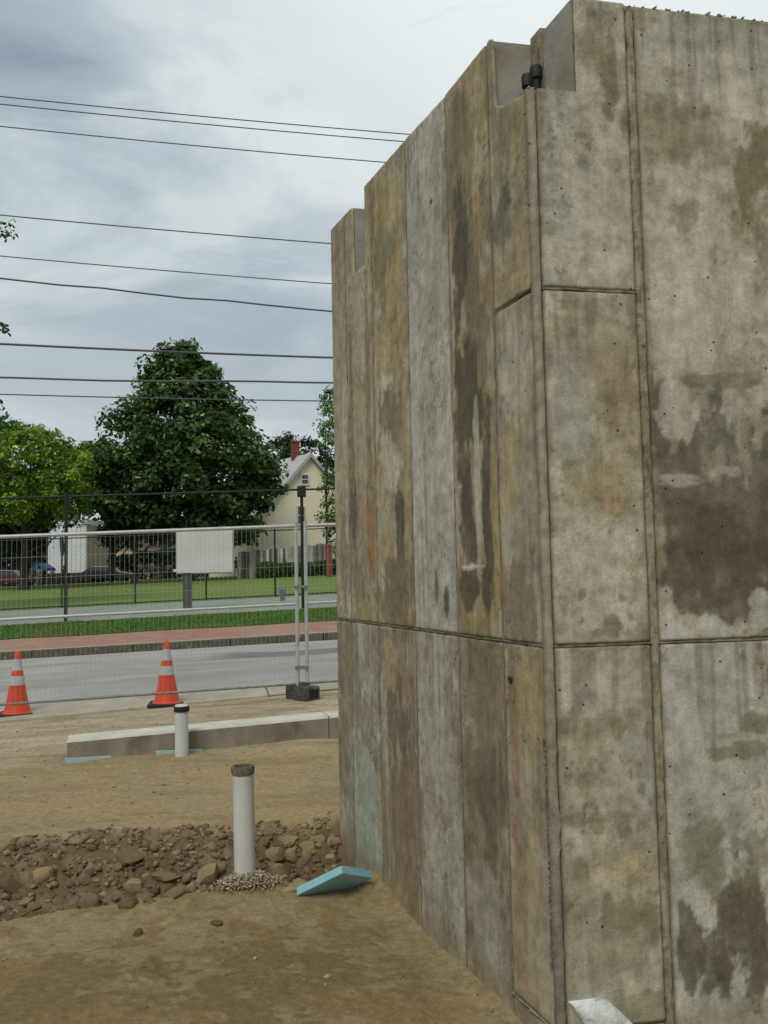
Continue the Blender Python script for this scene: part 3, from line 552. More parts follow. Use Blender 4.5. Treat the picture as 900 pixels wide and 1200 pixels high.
def joint_strip(name, p0, p1, nv, w, proud, mt, amp=.004, step=.015, ridge=True):
    """ragged mortar fin running from p0 to p1 on a face"""
    d = (p1-p0); ln = d.length; d = d/ln; side = d.cross(nv).normalized(); k = max(4, int(ln/step)); V = []; prof = [(-.5, -.010), (-.38, .55), (-.1, .35), (.08, 1.0), (.3, .6), (.5, -.010)]
    for i in range(k+1):
        t = i/k*ln; wv = w*(1+.35*(float(fbm(t*14+p0.z*7, p0.x*5, 3))-.5)*2); 
        for jx, (a, h) in enumerate(prof):
            hh = proud*h*(1+1.2*(float(fbm(t*22+jx*5.3, p0.z*3+jx, 3))-.5)*2) if h > 0 else -.010
            if not ridge: hh = proud*(.8+.4*(float(fbm(t*9+jx*3, p0.z+3, 3))-.5)) if h > 0 else -.010
            V.append(p0+d*t+side*(a*wv+amp*(float(fbm(t*18+4, jx*3.3+p0.x, 3))-.5))+nv*hh)
    n = len(prof); Fq = [(i*n+j, i*n+j+1, (i+1)*n+j+1, (i+1)*n+j) for i in range(k) for j in range(n-1)]
    Va = np.array([tuple(v) for v in V]); cols = None
    if mt is CONC:
        q = fbm(Va[:, 2]*9+Va[:, 0]*40, Va[:, 0]*60+3, 4)[:, None]; q2 = sstep(.55, .62, fbm(Va[:, 2]*40, Va[:, 0]*90, 3))[:, None]
        cols = (PAL['brown']*1.15)*(1-q)+PAL['base']*1.0*q; cols = cols*(1-q2*.35)*(.85+.3*q)
    me = mesh_np(name, Va, Fq, mt, True, cols); o = link(name, me, wall)
    return o
Z3 = lambda v, z: Vector((v.x, v.y, z))
for a, b, z in ((.024, uL[6]-.006, ZJ),): joint_strip('joint_ridge', Z3(L*a, z), Z3(L*b, z), nL, .015, .008, M['joint'])
joint_strip('joint_ridge', Z3(R_*.024, ZJ), Z3(R_*5.1, ZJ), nR, .013, .007, M['joint'])
joint_strip('joint_ridge', Z3(L*.024, ZJ2+.02), Z3(L*(uL[1]-.004), ZJ2-.0), nL, .030, .009, M['joint'])
joint_strip('joint_ridge', Z3(R_*.024, ZJ2), Z3(R_*(sR[1]-.016), ZJ2), nR, .012, .007, M['joint'])
joint_strip('joint_ridge', Z3(L*.024, .10), Z3(L*(uL[1]), .10), nL, .014, .014, M['joint'])
for i in range(1, 6): joint_strip('joint_ridge', Z3(L*uL[i], ZB), Z3(L*uL[i], (3.50 if N2a-.01 < uL[i] < N2b+.01 else float(ZTL(uL[i]))-.012)), nL, .007, .006, M['joint'], ridge=True)
for j in range(1, 5): joint_strip('joint_band', Z3(R_*sR[j], ZB), Z3(R_*sR[j], 3.85), nR, .034, .0115, CONC, amp=.003, step=.009, ridge=False)
# chamfered corner strip
bis = (nL+nR).normalized(); 
V = []; k = 300; ztop = NZ+.005
for i in range(k+1):
    z = ZB+(ztop-ZB)*i/k; w = .0175+.006*(float(fbm(z*9, 3.3, 4))-.5)+(.010*max(0, float(fbm(z*30, 8.1, 3))-.55)*4 if z < 1.1 else 0)
    wl = w+.004*(float(fbm(z*40, 1.1, 2))-.5)
    V += [L*(wl+.004)-nL*.012, L*wl+nL*.009, ((L+R_)*w*.5+(nL+nR)*.0045+bis*(.005*(float(fbm(z*25, 5., 3))-.5))), R_*w+nR*.009, R_*(w+.004)-nR*.012]
    for q in range(5): V[-5+q] = Z3(V[-5+q], z)
Fq = [(i*5+j, i*5+j+1, (i+1)*5+j+1, (i+1)*5+j) for i in range(k) for j in range(4)]
Va = np.array([tuple(v) for v in V]); zz = Va[:, 2]; jj = np.tile(np.arange(5), k+1)*1.0; q = fbm(zz*6, jj*.8+zz*2, 4)[:, None]; chc = (PAL['grey']*.92*q+PAL['brown']*1.25*(1-q))*(.8+.4*fbm(zz*35, jj*2, 3)[:, None])*(1-.35*sstep(1.2, .2, zz)[:, None])
link('chamfer_strip', mesh_np('chamfer_strip', np.array([tuple(v) for v in V]), Fq, CONC, False, chc), wall)
# form tie hole with its rust run; flat disc paints the hole's shade
u_, z_ = fc('L', 601, 797); q_ = Z3(L*u_, z_)+nL*.0105; ring = [q_+L*(.013*math.cos(a)*(1+.2*math.sin(3*a)))+Vector((0, 0, .015*math.sin(a)*(1+.15*math.cos(2*a)))) for a in np.linspace(0, 2*math.pi, 14, endpoint=False)]
MB().prism(ring, nL*.0012).build('tie_hole', mat('hole_shade', (.03, .018, .01)), wall)
# black anchor sleeves standing in the corner pocket
M['black'] = mat('black_rubber', (.018, .018, .018), (.012, .012, .012), 30, .6)
for spx, spy, sY, r in ((617.5, 88, Cc.y+.20, .0175), (628, 78.5, Cc.y+.25, .020)):
    p = at(spx, spy, sY)-Cc; h = p.z-NZ+.005; p.z = NZ-.005
    MB().lathe([(r*.8, -.01), (r*.8, h-.055), (r*1.25, h-.05), (r*1.3, h-.012), (r*1.1, h), (.001, h)], 14, p).build('anchor_sleeve', M['black'], wall, True)
nb_ = MB().prism([P_us(NU0-.085, NS0-.012, 3.5), P_us(NU0-.004, NS0-.012, 3.5), P_us(NU0-.004, NS0+.02, 3.5), P_us(NU0-.085, NS0+.02, 3.5)], (0, 0, ZT_R-3.49)).build('filler_strip', M['band'], wall)
# crumbs of concrete along the ragged top edge
def stones_mesh(name, P, R, mt, tint=None, sub=1, flat=.7, seed=1):
    rg = np.random.default_rng(seed); bm = bmesh.new(); bmesh.ops.create_icosphere(bm, subdivisions=sub, radius=1); bm.verts.ensure_lookup_table()
    bv = np.array([v.co[:] for v in bm.verts]); bf = np.array([[v.index for v in f.verts] for f in bm.faces]); bm.free()
    n = len(P); Vv = np.repeat(bv[None], n, 0)*(1+.28*rg.normal(size=(n, len(bv), 1))); Vv = Vv*np.stack([rg.uniform(.7, 1.3, n), rg.uniform(.7, 1.3, n), flat*rg.uniform(.6, 1.2, n)], -1)[:, None]
    a = rg.uniform(0, 6.28, n); ca, sa = np.cos(a), np.sin(a); x = Vv[..., 0]*ca[:, None]-Vv[..., 1]*sa[:, None]; y = Vv[..., 0]*sa[:, None]+Vv[..., 1]*ca[:, None]
    b = rg.uniform(-.5, .5, n); cb, sb = np.cos(b)[:, None], np.sin(b)[:, None]; z = Vv[..., 2]; x, z = x*cb-z*sb, x*sb+z*cb
    Vv = np.stack([x, y, z], -1)*np.asarray(R)[:, None, None]+np.asarray(P)[:, None]
    Fq = (bf[None]+np.arange(n)[:, None, None]*len(bv)).reshape(-1, 3)
    cols = None
    if tint is not None: cols = np.repeat(tint[:, None], len(bv), 1).reshape(-1, 3)
    return mesh_np(name, Vv.reshape(-1, 3), Fq, mt, False, cols)
P = []; Rr = []
for i in range(420):
    t = random.random(); 
    if random.random() < .5: p = R_*random.uniform(.42, 1.1)+L*random.uniform(-.004, .05); r = random.uniform(.002, .008)*(1.6 if random.random() < .1 else 1); z = ZT_R-.012
    elif random.random() < .5: p = L*random.choice([random.uniform(.4, N2a-.03), random.uniform(.4, N2a-.03), random.uniform(N2b+.02, uL[6]-.03)])+R_*random.uniform(0, .04); r = random.uniform(.002, .005); z = float(ZTL((p-R_*.02).dot(L)))
    else: p = L*random.uniform(0, .34)+R_*random.uniform(0, .13); r = random.uniform(.002, .008); z = NZ+.005
    P.append((p.x, p.y, z+r*.3)); Rr.append(r)
o = link('crumbs', stones_mesh('crumbs', np.array(P), np.array(Rr), mat('crumb', (.50, .46, .36), (.3, .26, .18), 40)), wall); o['kind'] = 'stuff'
# pits / honeycombing on the pocket edge and corner: little knobbly stones proud of the surface
P = []; Rr = []
for i in range(120):
    z = random.uniform(3.56, 3.86); p = R_*(NS0+random.uniform(0, .012))+nR*.004; P.append((p.x, p.y, z)); Rr.append(random.uniform(.001, .0045))
for i in range(260):
    z = random.uniform(.3, 1.1); p = L*(.026+random.uniform(-.004, .008))+nL*.008; P.append((p.x, p.y, z)); Rr.append(random.uniform(.001, .004))
o = link('exposed_aggregate', stones_mesh('exposed_aggregate', np.array(P), np.array(Rr), M['joint'], seed=4), wall); o['kind'] = 'stuff'

# white grout splash at the foot of the corner
M['white_grout'] = mat('white_grout', (.74, .75, .70), (.45, .46, .43), 14, .8, .005, 60, c3=(.3, .3, .27), s3=26, t3=(.58, .68))
g2 = []
for px, py in ((664, 1172), (706, 1166), (724, 1182), (750, 1208), (790, 1250), (735, 1262), (700, 1222), (678, 1194)):
    u, z = fc('R', px, py); g2.append((u, z))
bm = bmesh.new(); gu = sum(a for a, _ in g2)/8; gzc = sum(b for _, b in g2)/8
rings = []
for rr, off in ((1.0, .006), (.93, .022), (.8, .03), (.5, .036), (.2, .038)):
    rings.append([bm.verts.new(Cc+R_*(gu+(a-gu)*rr)+nR*(off+.006*random.random())+Vector((0, 0, gzc+(b-gzc)*rr))) for a, b in g2])
for i in range(4):
    for j in range(8): bm.faces.new((rings[i][j], rings[i][(j+1) % 8], rings[i+1][(j+1) % 8], rings[i+1][j]))
bm.faces.new(rings[-1]); bmesh.ops.subdivide_edges(bm, edges=bm.edges[:], cuts=2, use_grid_fill=True, smooth=.3)
for v in bm.verts: v.co += Vector((random.uniform(-1, 1), random.uniform(-1, 1), random.uniform(-1, 1)))*.0016
bmesh.ops.recalc_face_normals(bm, faces=bm.faces[:])
me = bpy.data.meshes.new('grout_splash'); bm.to_mesh(me); bm.free(); me.materials.append(M['white_grout'])
setp(smooth_obj(link('grout_splash', me), 60), 'white splash of dried grout stuck to the foot of the concrete wall corner', 'grout')

# ------------------------------------------------------------------ PVC pipes
M['pvc'] = mat('white_pvc', (.62, .63, .62), (.50, .50, .47), 3, .42, stretch=(1, 1, .5), c3=(.36, .33, .26), s3=7, t3=(.6, .8))
M['pvcdirt'] = mat('muddy_coupling', (.21, .17, .115), (.09, .075, .055), 30, .9, .004, 80)
def gz1(x, y): return float(gz(np.array([x]), np.array([y]))[0])
pb = hit(287, 1036); pb = Vector((pb.x, pb.y+.03, 0)); ztop = at(285, 897, pb.y).z
pipe = empty('drain_pipe', 'tall white plastic pipe standing in the ditch with a muddy rim', 'pipe', (pb.x, pb.y, -.3))
H1 = ztop+.3
MB().lathe([(.052, H1-.3), (.052, H1-.045), (.0575, H1-.045), (.0575, 0)], 36).build('pipe_body', M['pvc'], pipe, True)
mb = MB(); mb.lathe([(.050, H1-.12), (.050, H1-.004), (.056, H1), (.063, H1-.003), (.064, H1-.03), (.061, H1-.045), (.0575, H1-.047)], 36)
for v in mb.bm.verts: v.co += Vector((random.uniform(-1, 1), random.uniform(-1, 1), random.uniform(-1, 1)))*.0022
mb.build('rim', M['pvcdirt'], pipe, True)
pipe.rotation_euler = (0, math.radians(-.6), 0)
ps = hit(213, 885); zt2 = at(212.5, 826, ps.y).z; H2 = zt2-ps.z+.2
pipe2 = empty('drain_pipe', 'short white plastic pipe in front of the low concrete strip, black band on top', 'pipe', (ps.x, ps.y, ps.z-.2))
MB().lathe([(.050, H2-.25), (.050, H2-.028), (.0565, H2-.028), (.0565, 0)], 32).build('pipe_body', M['pvc'], pipe2, True)
MB().lathe([(.050, H2-.1), (.050, H2-.012), (.055, H2-.010), (.066, H2-.012), (.067, H2-.05), (.063, H2-.055), (.0566, H2-.056)], 32).build('rubber_band', M['black'], pipe2, True)
MB().lathe([(.001, H2+.004), (.050, H2+.002), (.056, H2-.004), (.057, H2-.011)], 32).build('cap', M['pvc'], pipe2, True)
MB().tube([(-.067+.0*k, 0, H2-.035) if k == 0 else (-.067, 0, H2-.035) for k in (0,)]+[(-.071, -.01, H2-.035)], .004, 6).build('clamp_screw', M['pvc'], pipe2)

# gravel heap round the tall pipe
rg = np.random.default_rng(3); n = 2600; a = rg.uniform(0, 6.28, n); r = np.abs(rg.normal(0, .058, n))+.045; gx = pb.x+r*np.cos(a)*1.3-.01; gy = pb.y+r*np.sin(a)*.6-.03
gzv = np.maximum(gz(gx, gy), -.09)+np.clip(.075-.25*(r-.045), 0, .1)*rg.uniform(.2, 1, n)
tt = rg.uniform(.7, 1.6, n)[:, None]*np.array([1, .92, .76]); M['gravel'] = mat('gravel_stone', (.40, .37, .31), (.30, .27, .22), 60, .85, attr=True)
setp(link('gravel_heap', stones_mesh('gravel_heap', np.stack([gx, gy, gzv], -1), rg.uniform(.003, .007, n), M['gravel'], tt, seed=5)), 'small pale gravel heaped round the foot of the tall white pipe', 'gravel', kind='stuff')

# rubble in the ditch bank (small, uncountable) and grit on the flat
M['stone'] = mat('field_stone', (.36, .30, .215), (.25, .20, .13), 14, .9, .004, 60, attr=True)
def scatter(cnt, x0, x1, tlo, thi, rlo, rhi, seed, power=2.2):
    rg = np.random.default_rng(seed); x = rg.uniform(x0, x1, cnt); t = rg.uniform(tlo, thi, cnt)
    yn = np.interp(x, _nx, _ny); yf = np.interp(x, _fx, _fy); y = yn+t*(yf-yn)
    wl = (x-Cc.x)*nL.x+(y-Cc.y)*nL.y > -.0
    x, y = x[wl], y[wl]; r = rlo+(rhi-rlo)*rg.random(len(x))**power; z = gz(x, y)-r*.1
    return np.stack([x, y, z], -1), r, rg
P, Rr, rg = scatter(11000, -5.5, .3, .03, 1.06, .004, .034, 11, 3.4); tt = rg.uniform(.3, .85, len(P))[:, None]*np.array([1, .90, .72])
setp(link('rubble', stones_mesh('rubble', P, Rr, M['stone'], tt, seed=6)), 'loose clods and small stones covering the bank of the ditch', 'rubble', kind='stuff')
rg = np.random.default_rng(21); n = 2600; x = rg.uniform(-5, 1.0, n); y = rg.uniform(2.6, 9.5, n); t, ins = ditch(x, y); ok = ((x-Cc.x)*nL.x+(y-Cc.y)*nL.y > .02) & ~ins; x, y = x[ok], y[ok]; r = .0025+.011*rg.random(len(x))**5
setp(link('grit', stones_mesh('grit', np.stack([x, y, gz(x, y)+r*.2], -1), r, M['stone'], rg.uniform(.4, 1.1, len(x))[:, None]*np.array([1, .96, .88]), seed=8)), 'scattered grit and pebbles lying on the bare dirt', 'grit', kind='stuff')

# stones one can pick out, read off the photograph: (px, py, half width px, height ratio, tone, label)
ROCKS = [
 (49, 1028, 11, .9, 1.25, 'pale rounded stone on the left part of the ditch bank'),
 (155, 1042, 10, 1.35, 1.2, 'upright pale pointed stone at the bottom of the ditch, left of the tall pipe'),
 (28, 1055, 10, .6, .8, 'flat brown stone low in the ditch near the left edge'),
 (38, 1064, 9, .6, .75, 'dark flat stone lowest in the ditch at the left'),
 (152, 1058, 11, .55, .5, 'dark slab stone lying under the upright pointed stone'),
 (175, 1056, 8, .6, .55, 'small dark stone just right of the upright pointed stone'),
 (104, 1055, 13, .6, .65, 'grey brown lump low in the ditch, left of the pointed stone'),
 (193, 1025, 17, .5, .7, 'wide dark clod jutting from the middle of the bank, left of the tall pipe'),
 (205, 1048, 11, .6, .8, 'brown stone near the ditch bottom below the wide dark clod'),
 (212, 1040, 9, .7, .75, 'brown stone stacked on the ditch bottom between clod and tall pipe'),
 (245, 1028, 13, 1.0, 1.0, 'large tan stone directly left of the tall pipe'),
 (255, 1017, 10, .6, .85, 'tan stone on top of the large one left of the tall pipe'),
 (262, 1036, 9, .6, .95, 'low tan stone touching the gravel heap on its left'),
 (150, 1003, 15, .45, .6, 'dark ledge of soil crust high on the bank, left of the tall pipe'),
 (100, 1030, 9, .8, .75, 'angular brown stone in mid bank, right of the pale rounded stone'),
 (247, 993, 8, .7, .9, 'small brown stone near the top of the bank, left of the tall pipe'),
 (322, 1002, 12, .7, 1.0, 'brown oval stone in mid bank, right of the tall pipe'),
 (310, 1031, 12, .5, .95, 'long low tan stone directly right of the tall pipe'),
 (328, 1026, 12, 1.0, 1.15, 'large pale tan stone right of the tall pipe, behind the gravel'),
 (343, 1007, 9, 1.2, 1.0, 'upright tan stone in mid bank between tall pipe and concrete wall'),
 (360, 1008, 8, 1.3, 1.05, 'narrow upright stone in mid bank above the blue foam board'),
 (361, 995, 10, .8, .95, 'tan stone near the top of the bank above the blue foam board'),
 (338, 986, 11, .5, 1.0, 'flat tan stone near the top of the bank, right of the tall pipe'),
 (389, 1008, 8, .9, 1.25, 'pale stone in the bank beside the foot of the concrete wall'),
 (392, 986, 8, .8, 1.15, 'pale stone high on the bank against the edge of the concrete wall'),
 (372, 982, 10, .5, 1.1, 'flat pale stone on the lip of the bank near the concrete wall'),
 (318, 1014, 8, .6, .8, 'small brown stone between the oval stone and the tall pipe'),
 (349, 1036, 10, .5, 1.1, 'flat tan stone lying left of the blue foam board'),
 (340, 1042, 9, .5, 1.2, 'flat pale stone at the ditch edge just left of the blue foam board'),
 (428, 1038, 9, .5, 1.0, 'small tan stone wedged under the right end of the blue foam board'),
 (60, 985, 8, .6, .95, 'small stone on the lip of the bank near the left edge'),
 (10, 996, 7, .7, .45, 'dark stone on the lip of the bank at the left edge'),
 (90, 985, 8, .5, 1.0, 'small pale stone on the lip of the bank left of centre'),
 (162, 1094, 7, .8, .40, 'dark clod lying on the flat dirt in front of the ditch, left one'),
 (254, 1083, 7, .5, .42, 'flat dark clod lying on the flat dirt in front of the tall pipe'),
 (12, 1040, 12, .9, .5, 'dark rough lump low in the ditch at the left edge'),
 (290, 1010, 8, .7, .7, 'brown stone behind the tall pipe'),
]
for k, (px, py, hw, asp, tone, lab) in enumerate(ROCKS):
    h = hit(px, py+hw*.3); rr = hw*1.05/FPX*h.y
    bm = bmesh.new(); bmesh.ops.create_icosphere(bm, subdivisions=2, radius=1)
    rg = random.Random(k*7+3); axs = [Vector((rg.gauss(0, 1), rg.gauss(0, 1), rg.gauss(0, 1))).normalized() for _ in range(9)]; cutd = [rg.uniform(.5, .82) for _ in range(9)]
    for v in bm.verts:
        for a, cdist in zip(axs, cutd):
            dd = v.co.dot(a)
            if dd > cdist: v.co -= a*(dd-cdist)
        v.co *= 1+rg.uniform(-.03, .03)
    ext = max(v.co.x for v in bm.verts)-min(v.co.x for v in bm.verts); f = 2/ext
    for v in bm.verts: v.co = Vector((v.co.x*rr*f, v.co.y*rr*f*.8, v.co.z*rr*f*asp))
    me = bpy.data.meshes.new('stone'); bm.to_mesh(me); bm.free(); me.materials.append(M['stone'])
    a = me.color_attributes.new('tint', 'FLOAT_COLOR', 'POINT'); a.data.foreach_set('color', np.tile(np.array([tone*.80, tone*.70, tone*.54, 1], np.float32), len(me.vertices)))
    o = link('stone', me); o.location = (h.x, h.y+rr*.2, h.z+rr*asp*.12); o.rotation_euler = (0, 0, rg.uniform(0, 1)); smooth_obj(o, 38)
    setp(o, lab, 'stone', 'stones and clods about the ditch')

# blue foam board propped by the wall
M['foam'] = mat('blue_foam', (.27, .52, .60), (.21, .45, .53), 9, .75, .002, 60, c3=(.42, .54, .55), s3=6, t3=(.55, .75))
M['palefoam'] = mat('dusty_foam', (.36, .52, .56), (.33, .40, .38), 12, .85)
A0 = at(400, 1014, 4.76); B0 = at(347, 1040, 4.86); C0 = at(436, 1020, 4.93)
e1 = B0-A0; e2 = C0-A0; e3 = e1.cross(e2).normalized()
if e3.z > 0: e3 = -e3
e3 = (e3*.6+Vector((0, 0, -1))*.5).normalized()*.040
a = [A0, B0, B0+e2, C0]
MB().prism(a, e3).build('foam_board', M['foam'])
fb = bpy.data.objects['foam_board']; mo = fb.modifiers.new('bevel', 'BEVEL'); mo.width = .004; mo.segments = 2
setp(fb, 'light blue rigid foam board tilted on stones at the foot of the wall', 'foam board')

# ------------------------------------------------------------------ low concrete strip
M['lowc'] = mat('weathered_concrete', (.29, .245, .185), (.19, .165, .115), 5, .9, .005, 50, c3=(.13, .11, .075), s3=3.5, t3=(.55, .7), stretch=(1, 1, .6))
M['lowt'] = mat('pale_concrete_top', (.60, .57, .49), (.48, .45, .38), 6, .9)
la = onplane(78, 894, Vector((0, 0, .19)), Vector((0, 0, 1))); lb = at(395, 858, 8.28)
ld = (Vector((lb.x, lb.y, 0))-Vector((la.x, la.y, 0))).normalized(); lnv = Vector((-ld.y, ld.x, 0))
ll = 3.9; zt0 = at(78, 868, la.y).z; zt1 = at(395, 838.5, lb.y).z; dl = (Vector((lb.x, lb.y, 0))-Vector((la.x, la.y, 0))).length
low = empty('concrete_strip', 'long low concrete footing strip lying in the dirt behind the short pipe', 'footing', (la.x, la.y, 0))
def zt(d): return zt0+(zt1-zt0)*d/dl
cutsd = [0, .9, 2.25, 3.4, 4.6]
for i in range(4):
    d0, d1 = cutsd[i]+.004, cutsd[i+1]-.004; k = 14; V = []; Fq = []
    mb = MB()
    for q in range(k+1):
        d = d0+(d1-d0)*q/k; j = .002*(random.random()-.5); off = lnv*j
        ring = [ld*d+off+Vector((0, 0, -.12)), ld*d+off+Vector((0, 0, zt(d)-.018)), ld*d+lnv*.012+Vector((0, 0, zt(d)+j)), ld*d+lnv*.29+Vector((0, 0, zt(d)+j)), ld*d+lnv*.30+Vector((0, 0, -.12))]
        V.append([mb.bm.verts.new(p) for p in ring])
    for q in range(k):
        for w in range(5): mb.bm.faces.new((V[q][w], V[q][(w+1) % 5], V[q+1][(w+1) % 5], V[q+1][w]))
    mb.bm.faces.new(V[0][::-1]); mb.bm.faces.new(V[-1]); o = mb.build('section', M['lowc'], low); o.data.materials.append(M['lowt'])
    for p in o.data.polygons:
        if p.normal.z > .5: p.material_index = 1
for d0, d1, nm in ((-.01, .36, 'thin blue foam strip at the left end of the low concrete strip'), (.72, 1.12, 'thin blue foam strip half buried beside the short pipe')):
    p0 = Vector((la.x, la.y, 0))+ld*d0; p1 = Vector((la.x, la.y, 0))+ld*d1; g0 = gz1(p0.x, p0.y-.03); g1 = gz1(p1.x, p1.y-.03)
    a = [Vector((p0.x, p0.y, g0+.028))-lnv*.045, Vector((p1.x, p1.y, g1+.012))-lnv*.04, Vector((p1.x, p1.y, g1+.012))-lnv*.006, Vector((p0.x, p0.y, g0+.028))-lnv*.006]
    setp(MB().prism(a, (0, 0, -.09)).build('foam_strip', M['palefoam']), nm, 'foam board', 'blue foam strips beside the footing')

# ------------------------------------------------------------------ traffic cones
M['orange'] = mat('cone_orange', (.68, .07, .022), (.55, .055, .018), 8, .5, spec=.4)
M['cone_white'] = mat('cone_reflective', (.47, .49, .47), (.38, .40, .38), 12, .5)
M['blackbase'] = mat('cone_base', (.03, .028, .026), (.02, .02, .02), 12, .7)
def cone(px, py, lab, rz):
    h = hit(px, py); c = empty('traffic_cone', lab, 'traffic cone', (h.x, h.y, h.z), 'orange cones beside the road', rz)
    def rad_(z): return .024+(.135-.024)*(1-(z-.03)/(.70-.03))
    segs = [(.03, .335, 'orange', 'cone_body'), (.335, .435, 'cone_white', 'reflective_band'), (.435, .495, 'orange', 'orange_band'), (.495, .62, 'cone_white', 'reflective_band'), (.62, .705, 'orange', 'tip')]
    for z0, z1, mt, nm in segs:
        off = .0015 if mt == 'cone_white' else 0; r0, r1 = rad_(z0)+off, rad_(z1)+off
        pr = [(r0, z0), ((r0+r1)/2, (z0+z1)/2), (r1, z1)]
        if nm == 'tip': pr += [(r1*.7, z1+.006), (r1*.6, z1-.01)]
        if nm == 'cone_body': pr = [(.165, .028), (.150, .034), (.140, .05)]+pr[1:]
        MB().lathe(pr, 32).build(nm, M[mt], c, True)
    MB().box((0, 0, .014), (.39, .39, .03), bev=.008).build('base', M['blackbase'], c, True)
    return c
cone(20, 838, 'orange traffic cone with two white bands at the left edge of the picture', .25)
cone(195.5, 826, 'orange traffic cone with two white bands behind the short pipe', .15)

# ------------------------------------------------------------------ temporary mesh fence
M['galv'] = mat('galvanised_steel', (.50, .51, .50), (.40, .41, .40), 14, .5, metal=.35, spec=.5)
M['galvdark'] = mat('dull_steel', (.24, .25, .23), (.16, .16, .14), 18, .6, metal=.3)
NF = 9.92
_f = SN(-2.0, NF).z
def FZ(s): return _f+.028*(s+2.0)
def fence_panel(s0, s1, lab, offn=0.0):
    p0 = SN(s0, NF+offn); p0.z = FZ(s0)
    c = empty('temporary_fence_panel', lab, 'fence panel', p0, 'temporary mesh fence panels along the road')
    d3 = (SN(s1, NF+offn)-p0); ln = d3.length; slope = .028
    def T(a, z): return Vector((D2[0]*a, D2[1]*a, slope*a+z))
    Lw = s1-s0; HT = 1.975; HB = .245; HM = 1.115
    MB().tube([T(0, HT), T(Lw, HT)], .020, 12).build('top_rail', M['galv'], c, True)
    MB().tube([T(0, HM), T(.25, HM), T(Lw-.32, HM), T(Lw-.05, HM-.002), T(Lw, HM)], .016, 10).build('middle_rail', M['galv'], c, True)
    MB().tube([T(0, HB), T(Lw, HB)], .013, 10).build('bottom_rail', M['galvdark'], c, True)
    for a in (0, Lw): MB().tube([T(a, -.02), T(a, HT+.045)], .021, 12).build('post', M['galv'], c, True)
    V = []; Fq = []; r = .0011
    def wire(p, q, sd):
        b = len(V); o1 = sd*r; o2 = (q-p).normalized().cross(sd)*r
        for P_ in (p, q):
            for o_ in (o1, o2, -o1, -o2): V.append(tuple(P_+o_))
        for k in range(4): Fq.append((b+k, b+(k+1) % 4, b+4+(k+1) % 4, b+4+k))
    k = int(Lw/.05); X3 = Vector((D2[0], D2[1], 0))
    for i in range(1, k+1): a = i*Lw/(k+1); j = random.uniform(-.003, .003); wire(T(a+j, HB), T(a, HT), X3)
    for z in (.46, .68, .90, 1.32, 1.53, 1.75): wire(T(0, z), T(Lw, z), Vector((0, 0, 1)))
    o = link('wire_mesh', mesh_np('wire_mesh', np.array(V), Fq, M['galv']), c); o['kind'] = 'stuff'
    return c
pj = onplane(349, 790, SN(0, NF), Vector((N2[0], N2[1], 0))); sj = sn(pj)[0]
fence_panel(sj-3.66, sj, 'wide temporary mesh fence panel with grey frame, spanning the left side')
fence_panel(sj+.105, sj+3.76, 'temporary mesh fence panel partly hidden behind the concrete wall', .01)
M['block'] = mat('fence_foot_rubber', (.10, .092, .075), (.05, .045, .04), 20, .9, .005, 60, c3=(.2, .17, .12), s3=6, t3=(.55, .7))
def foot(s, lab):
    p = SN(s, NF); p.z = gz1(p.x, p.y)
    c = empty('ballast_block', lab, 'fence foot', p, 'fence feet under the mesh panels', math.atan2(.187, .982)+.5)
    mb = MB(); mb.box((0, 0, .07), (.19, .40, .16), bev=.02); mb.box((0, 0, .16), (.10, .14, .04), bev=.01); mb.build('block', M['block'], c, True)
    for y in (-.202, .202): MB().box((.01, y, .075), (.11, .012, .085)).build('hollow_shade', M['black'], c)  # black plate on each block end, painting the shade of a hollow
foot(sj+.05, 'dark block foot holding the two fence posts beside the concrete wall'); foot(sj-3.66, 'dark block foot under the left post of the wide fence panel')
for z in (.42, 1.30):
    p = SN(sj+.05, NF); p.z = FZ(sj+.05)
    cl = empty('fence_clamp', 'dark clamp joining the two fence posts, %s one' % ('lower' if z < 1 else 'upper'), 'clamp', (p.x, p.y, p.z+z), None, math.atan2(.187, .982))
    MB().box((0, -.026, 0), (.15, .006, .035), bev=.002).box((0, .026, 0), (.15, .006, .035), bev=.002).build('plate', M['galvdark'], cl); MB().tube([(0, -.04, 0), (0, .04, 0)], .006, 8).build('bolt', M['galvdark'], cl)

# ------------------------------------------------------------------ far side of the street
M['blackmetal'] = mat('black_fence_steel', (.018, .02, .018), (.012, .013, .012), 30, .6)
def vfence(name, lab, n, posts, H, r, rails, dz=.13, mesh=True, mid=None, meshstep=.11):
    s0, s1 = posts[0], posts[-1]; p0 = SN(s0, n, dz); c = empty(name, lab, 'fence', p0)
    def T(s, z): return SN(s, n, dz+z)-p0
    for z in rails: MB().tube([T(s, z) for s in posts], r*.62, 8).build('rail', M['blackmetal'], c)
    for s in posts:
        MB().tube([T(s, -.1), T(s, H)], r, 10).build('post', M['blackmetal'], c)
    if mesh:
        V = []; Fq = []; w = .0022
        def strand(a, b):
            i = len(V); o1 = Vector((0, 0, w)); V.extend([tuple(a-o1), tuple(a+o1), tuple(b+o1), tuple(b-o1)]); Fq.append((i, i+1, i+2, i+3))
        k = int((s1-s0)/meshstep)
        hh = rails[0]
        for i in range(-int(hh/meshstep), k):
            sa = s0+i*meshstep; a0 = max(sa, s0); b0 = min(sa+hh, s1)
            if b0 > a0: strand(T(a0, a0-sa), T(b0, b0-sa)); strand(T(a0, hh-(a0-sa)), T(b0, hh-(b0-sa)))
        o = link('chain_link', mesh_np('chain_link', np.array(V), Fq, M['blackmetal']), c); o['kind'] = 'stuff'
    return c
def s_at(px, py, n): p = onplane(px, py, SN(0, n), Vector((N2[0], N2[1], 0))); return sn(p)[0]
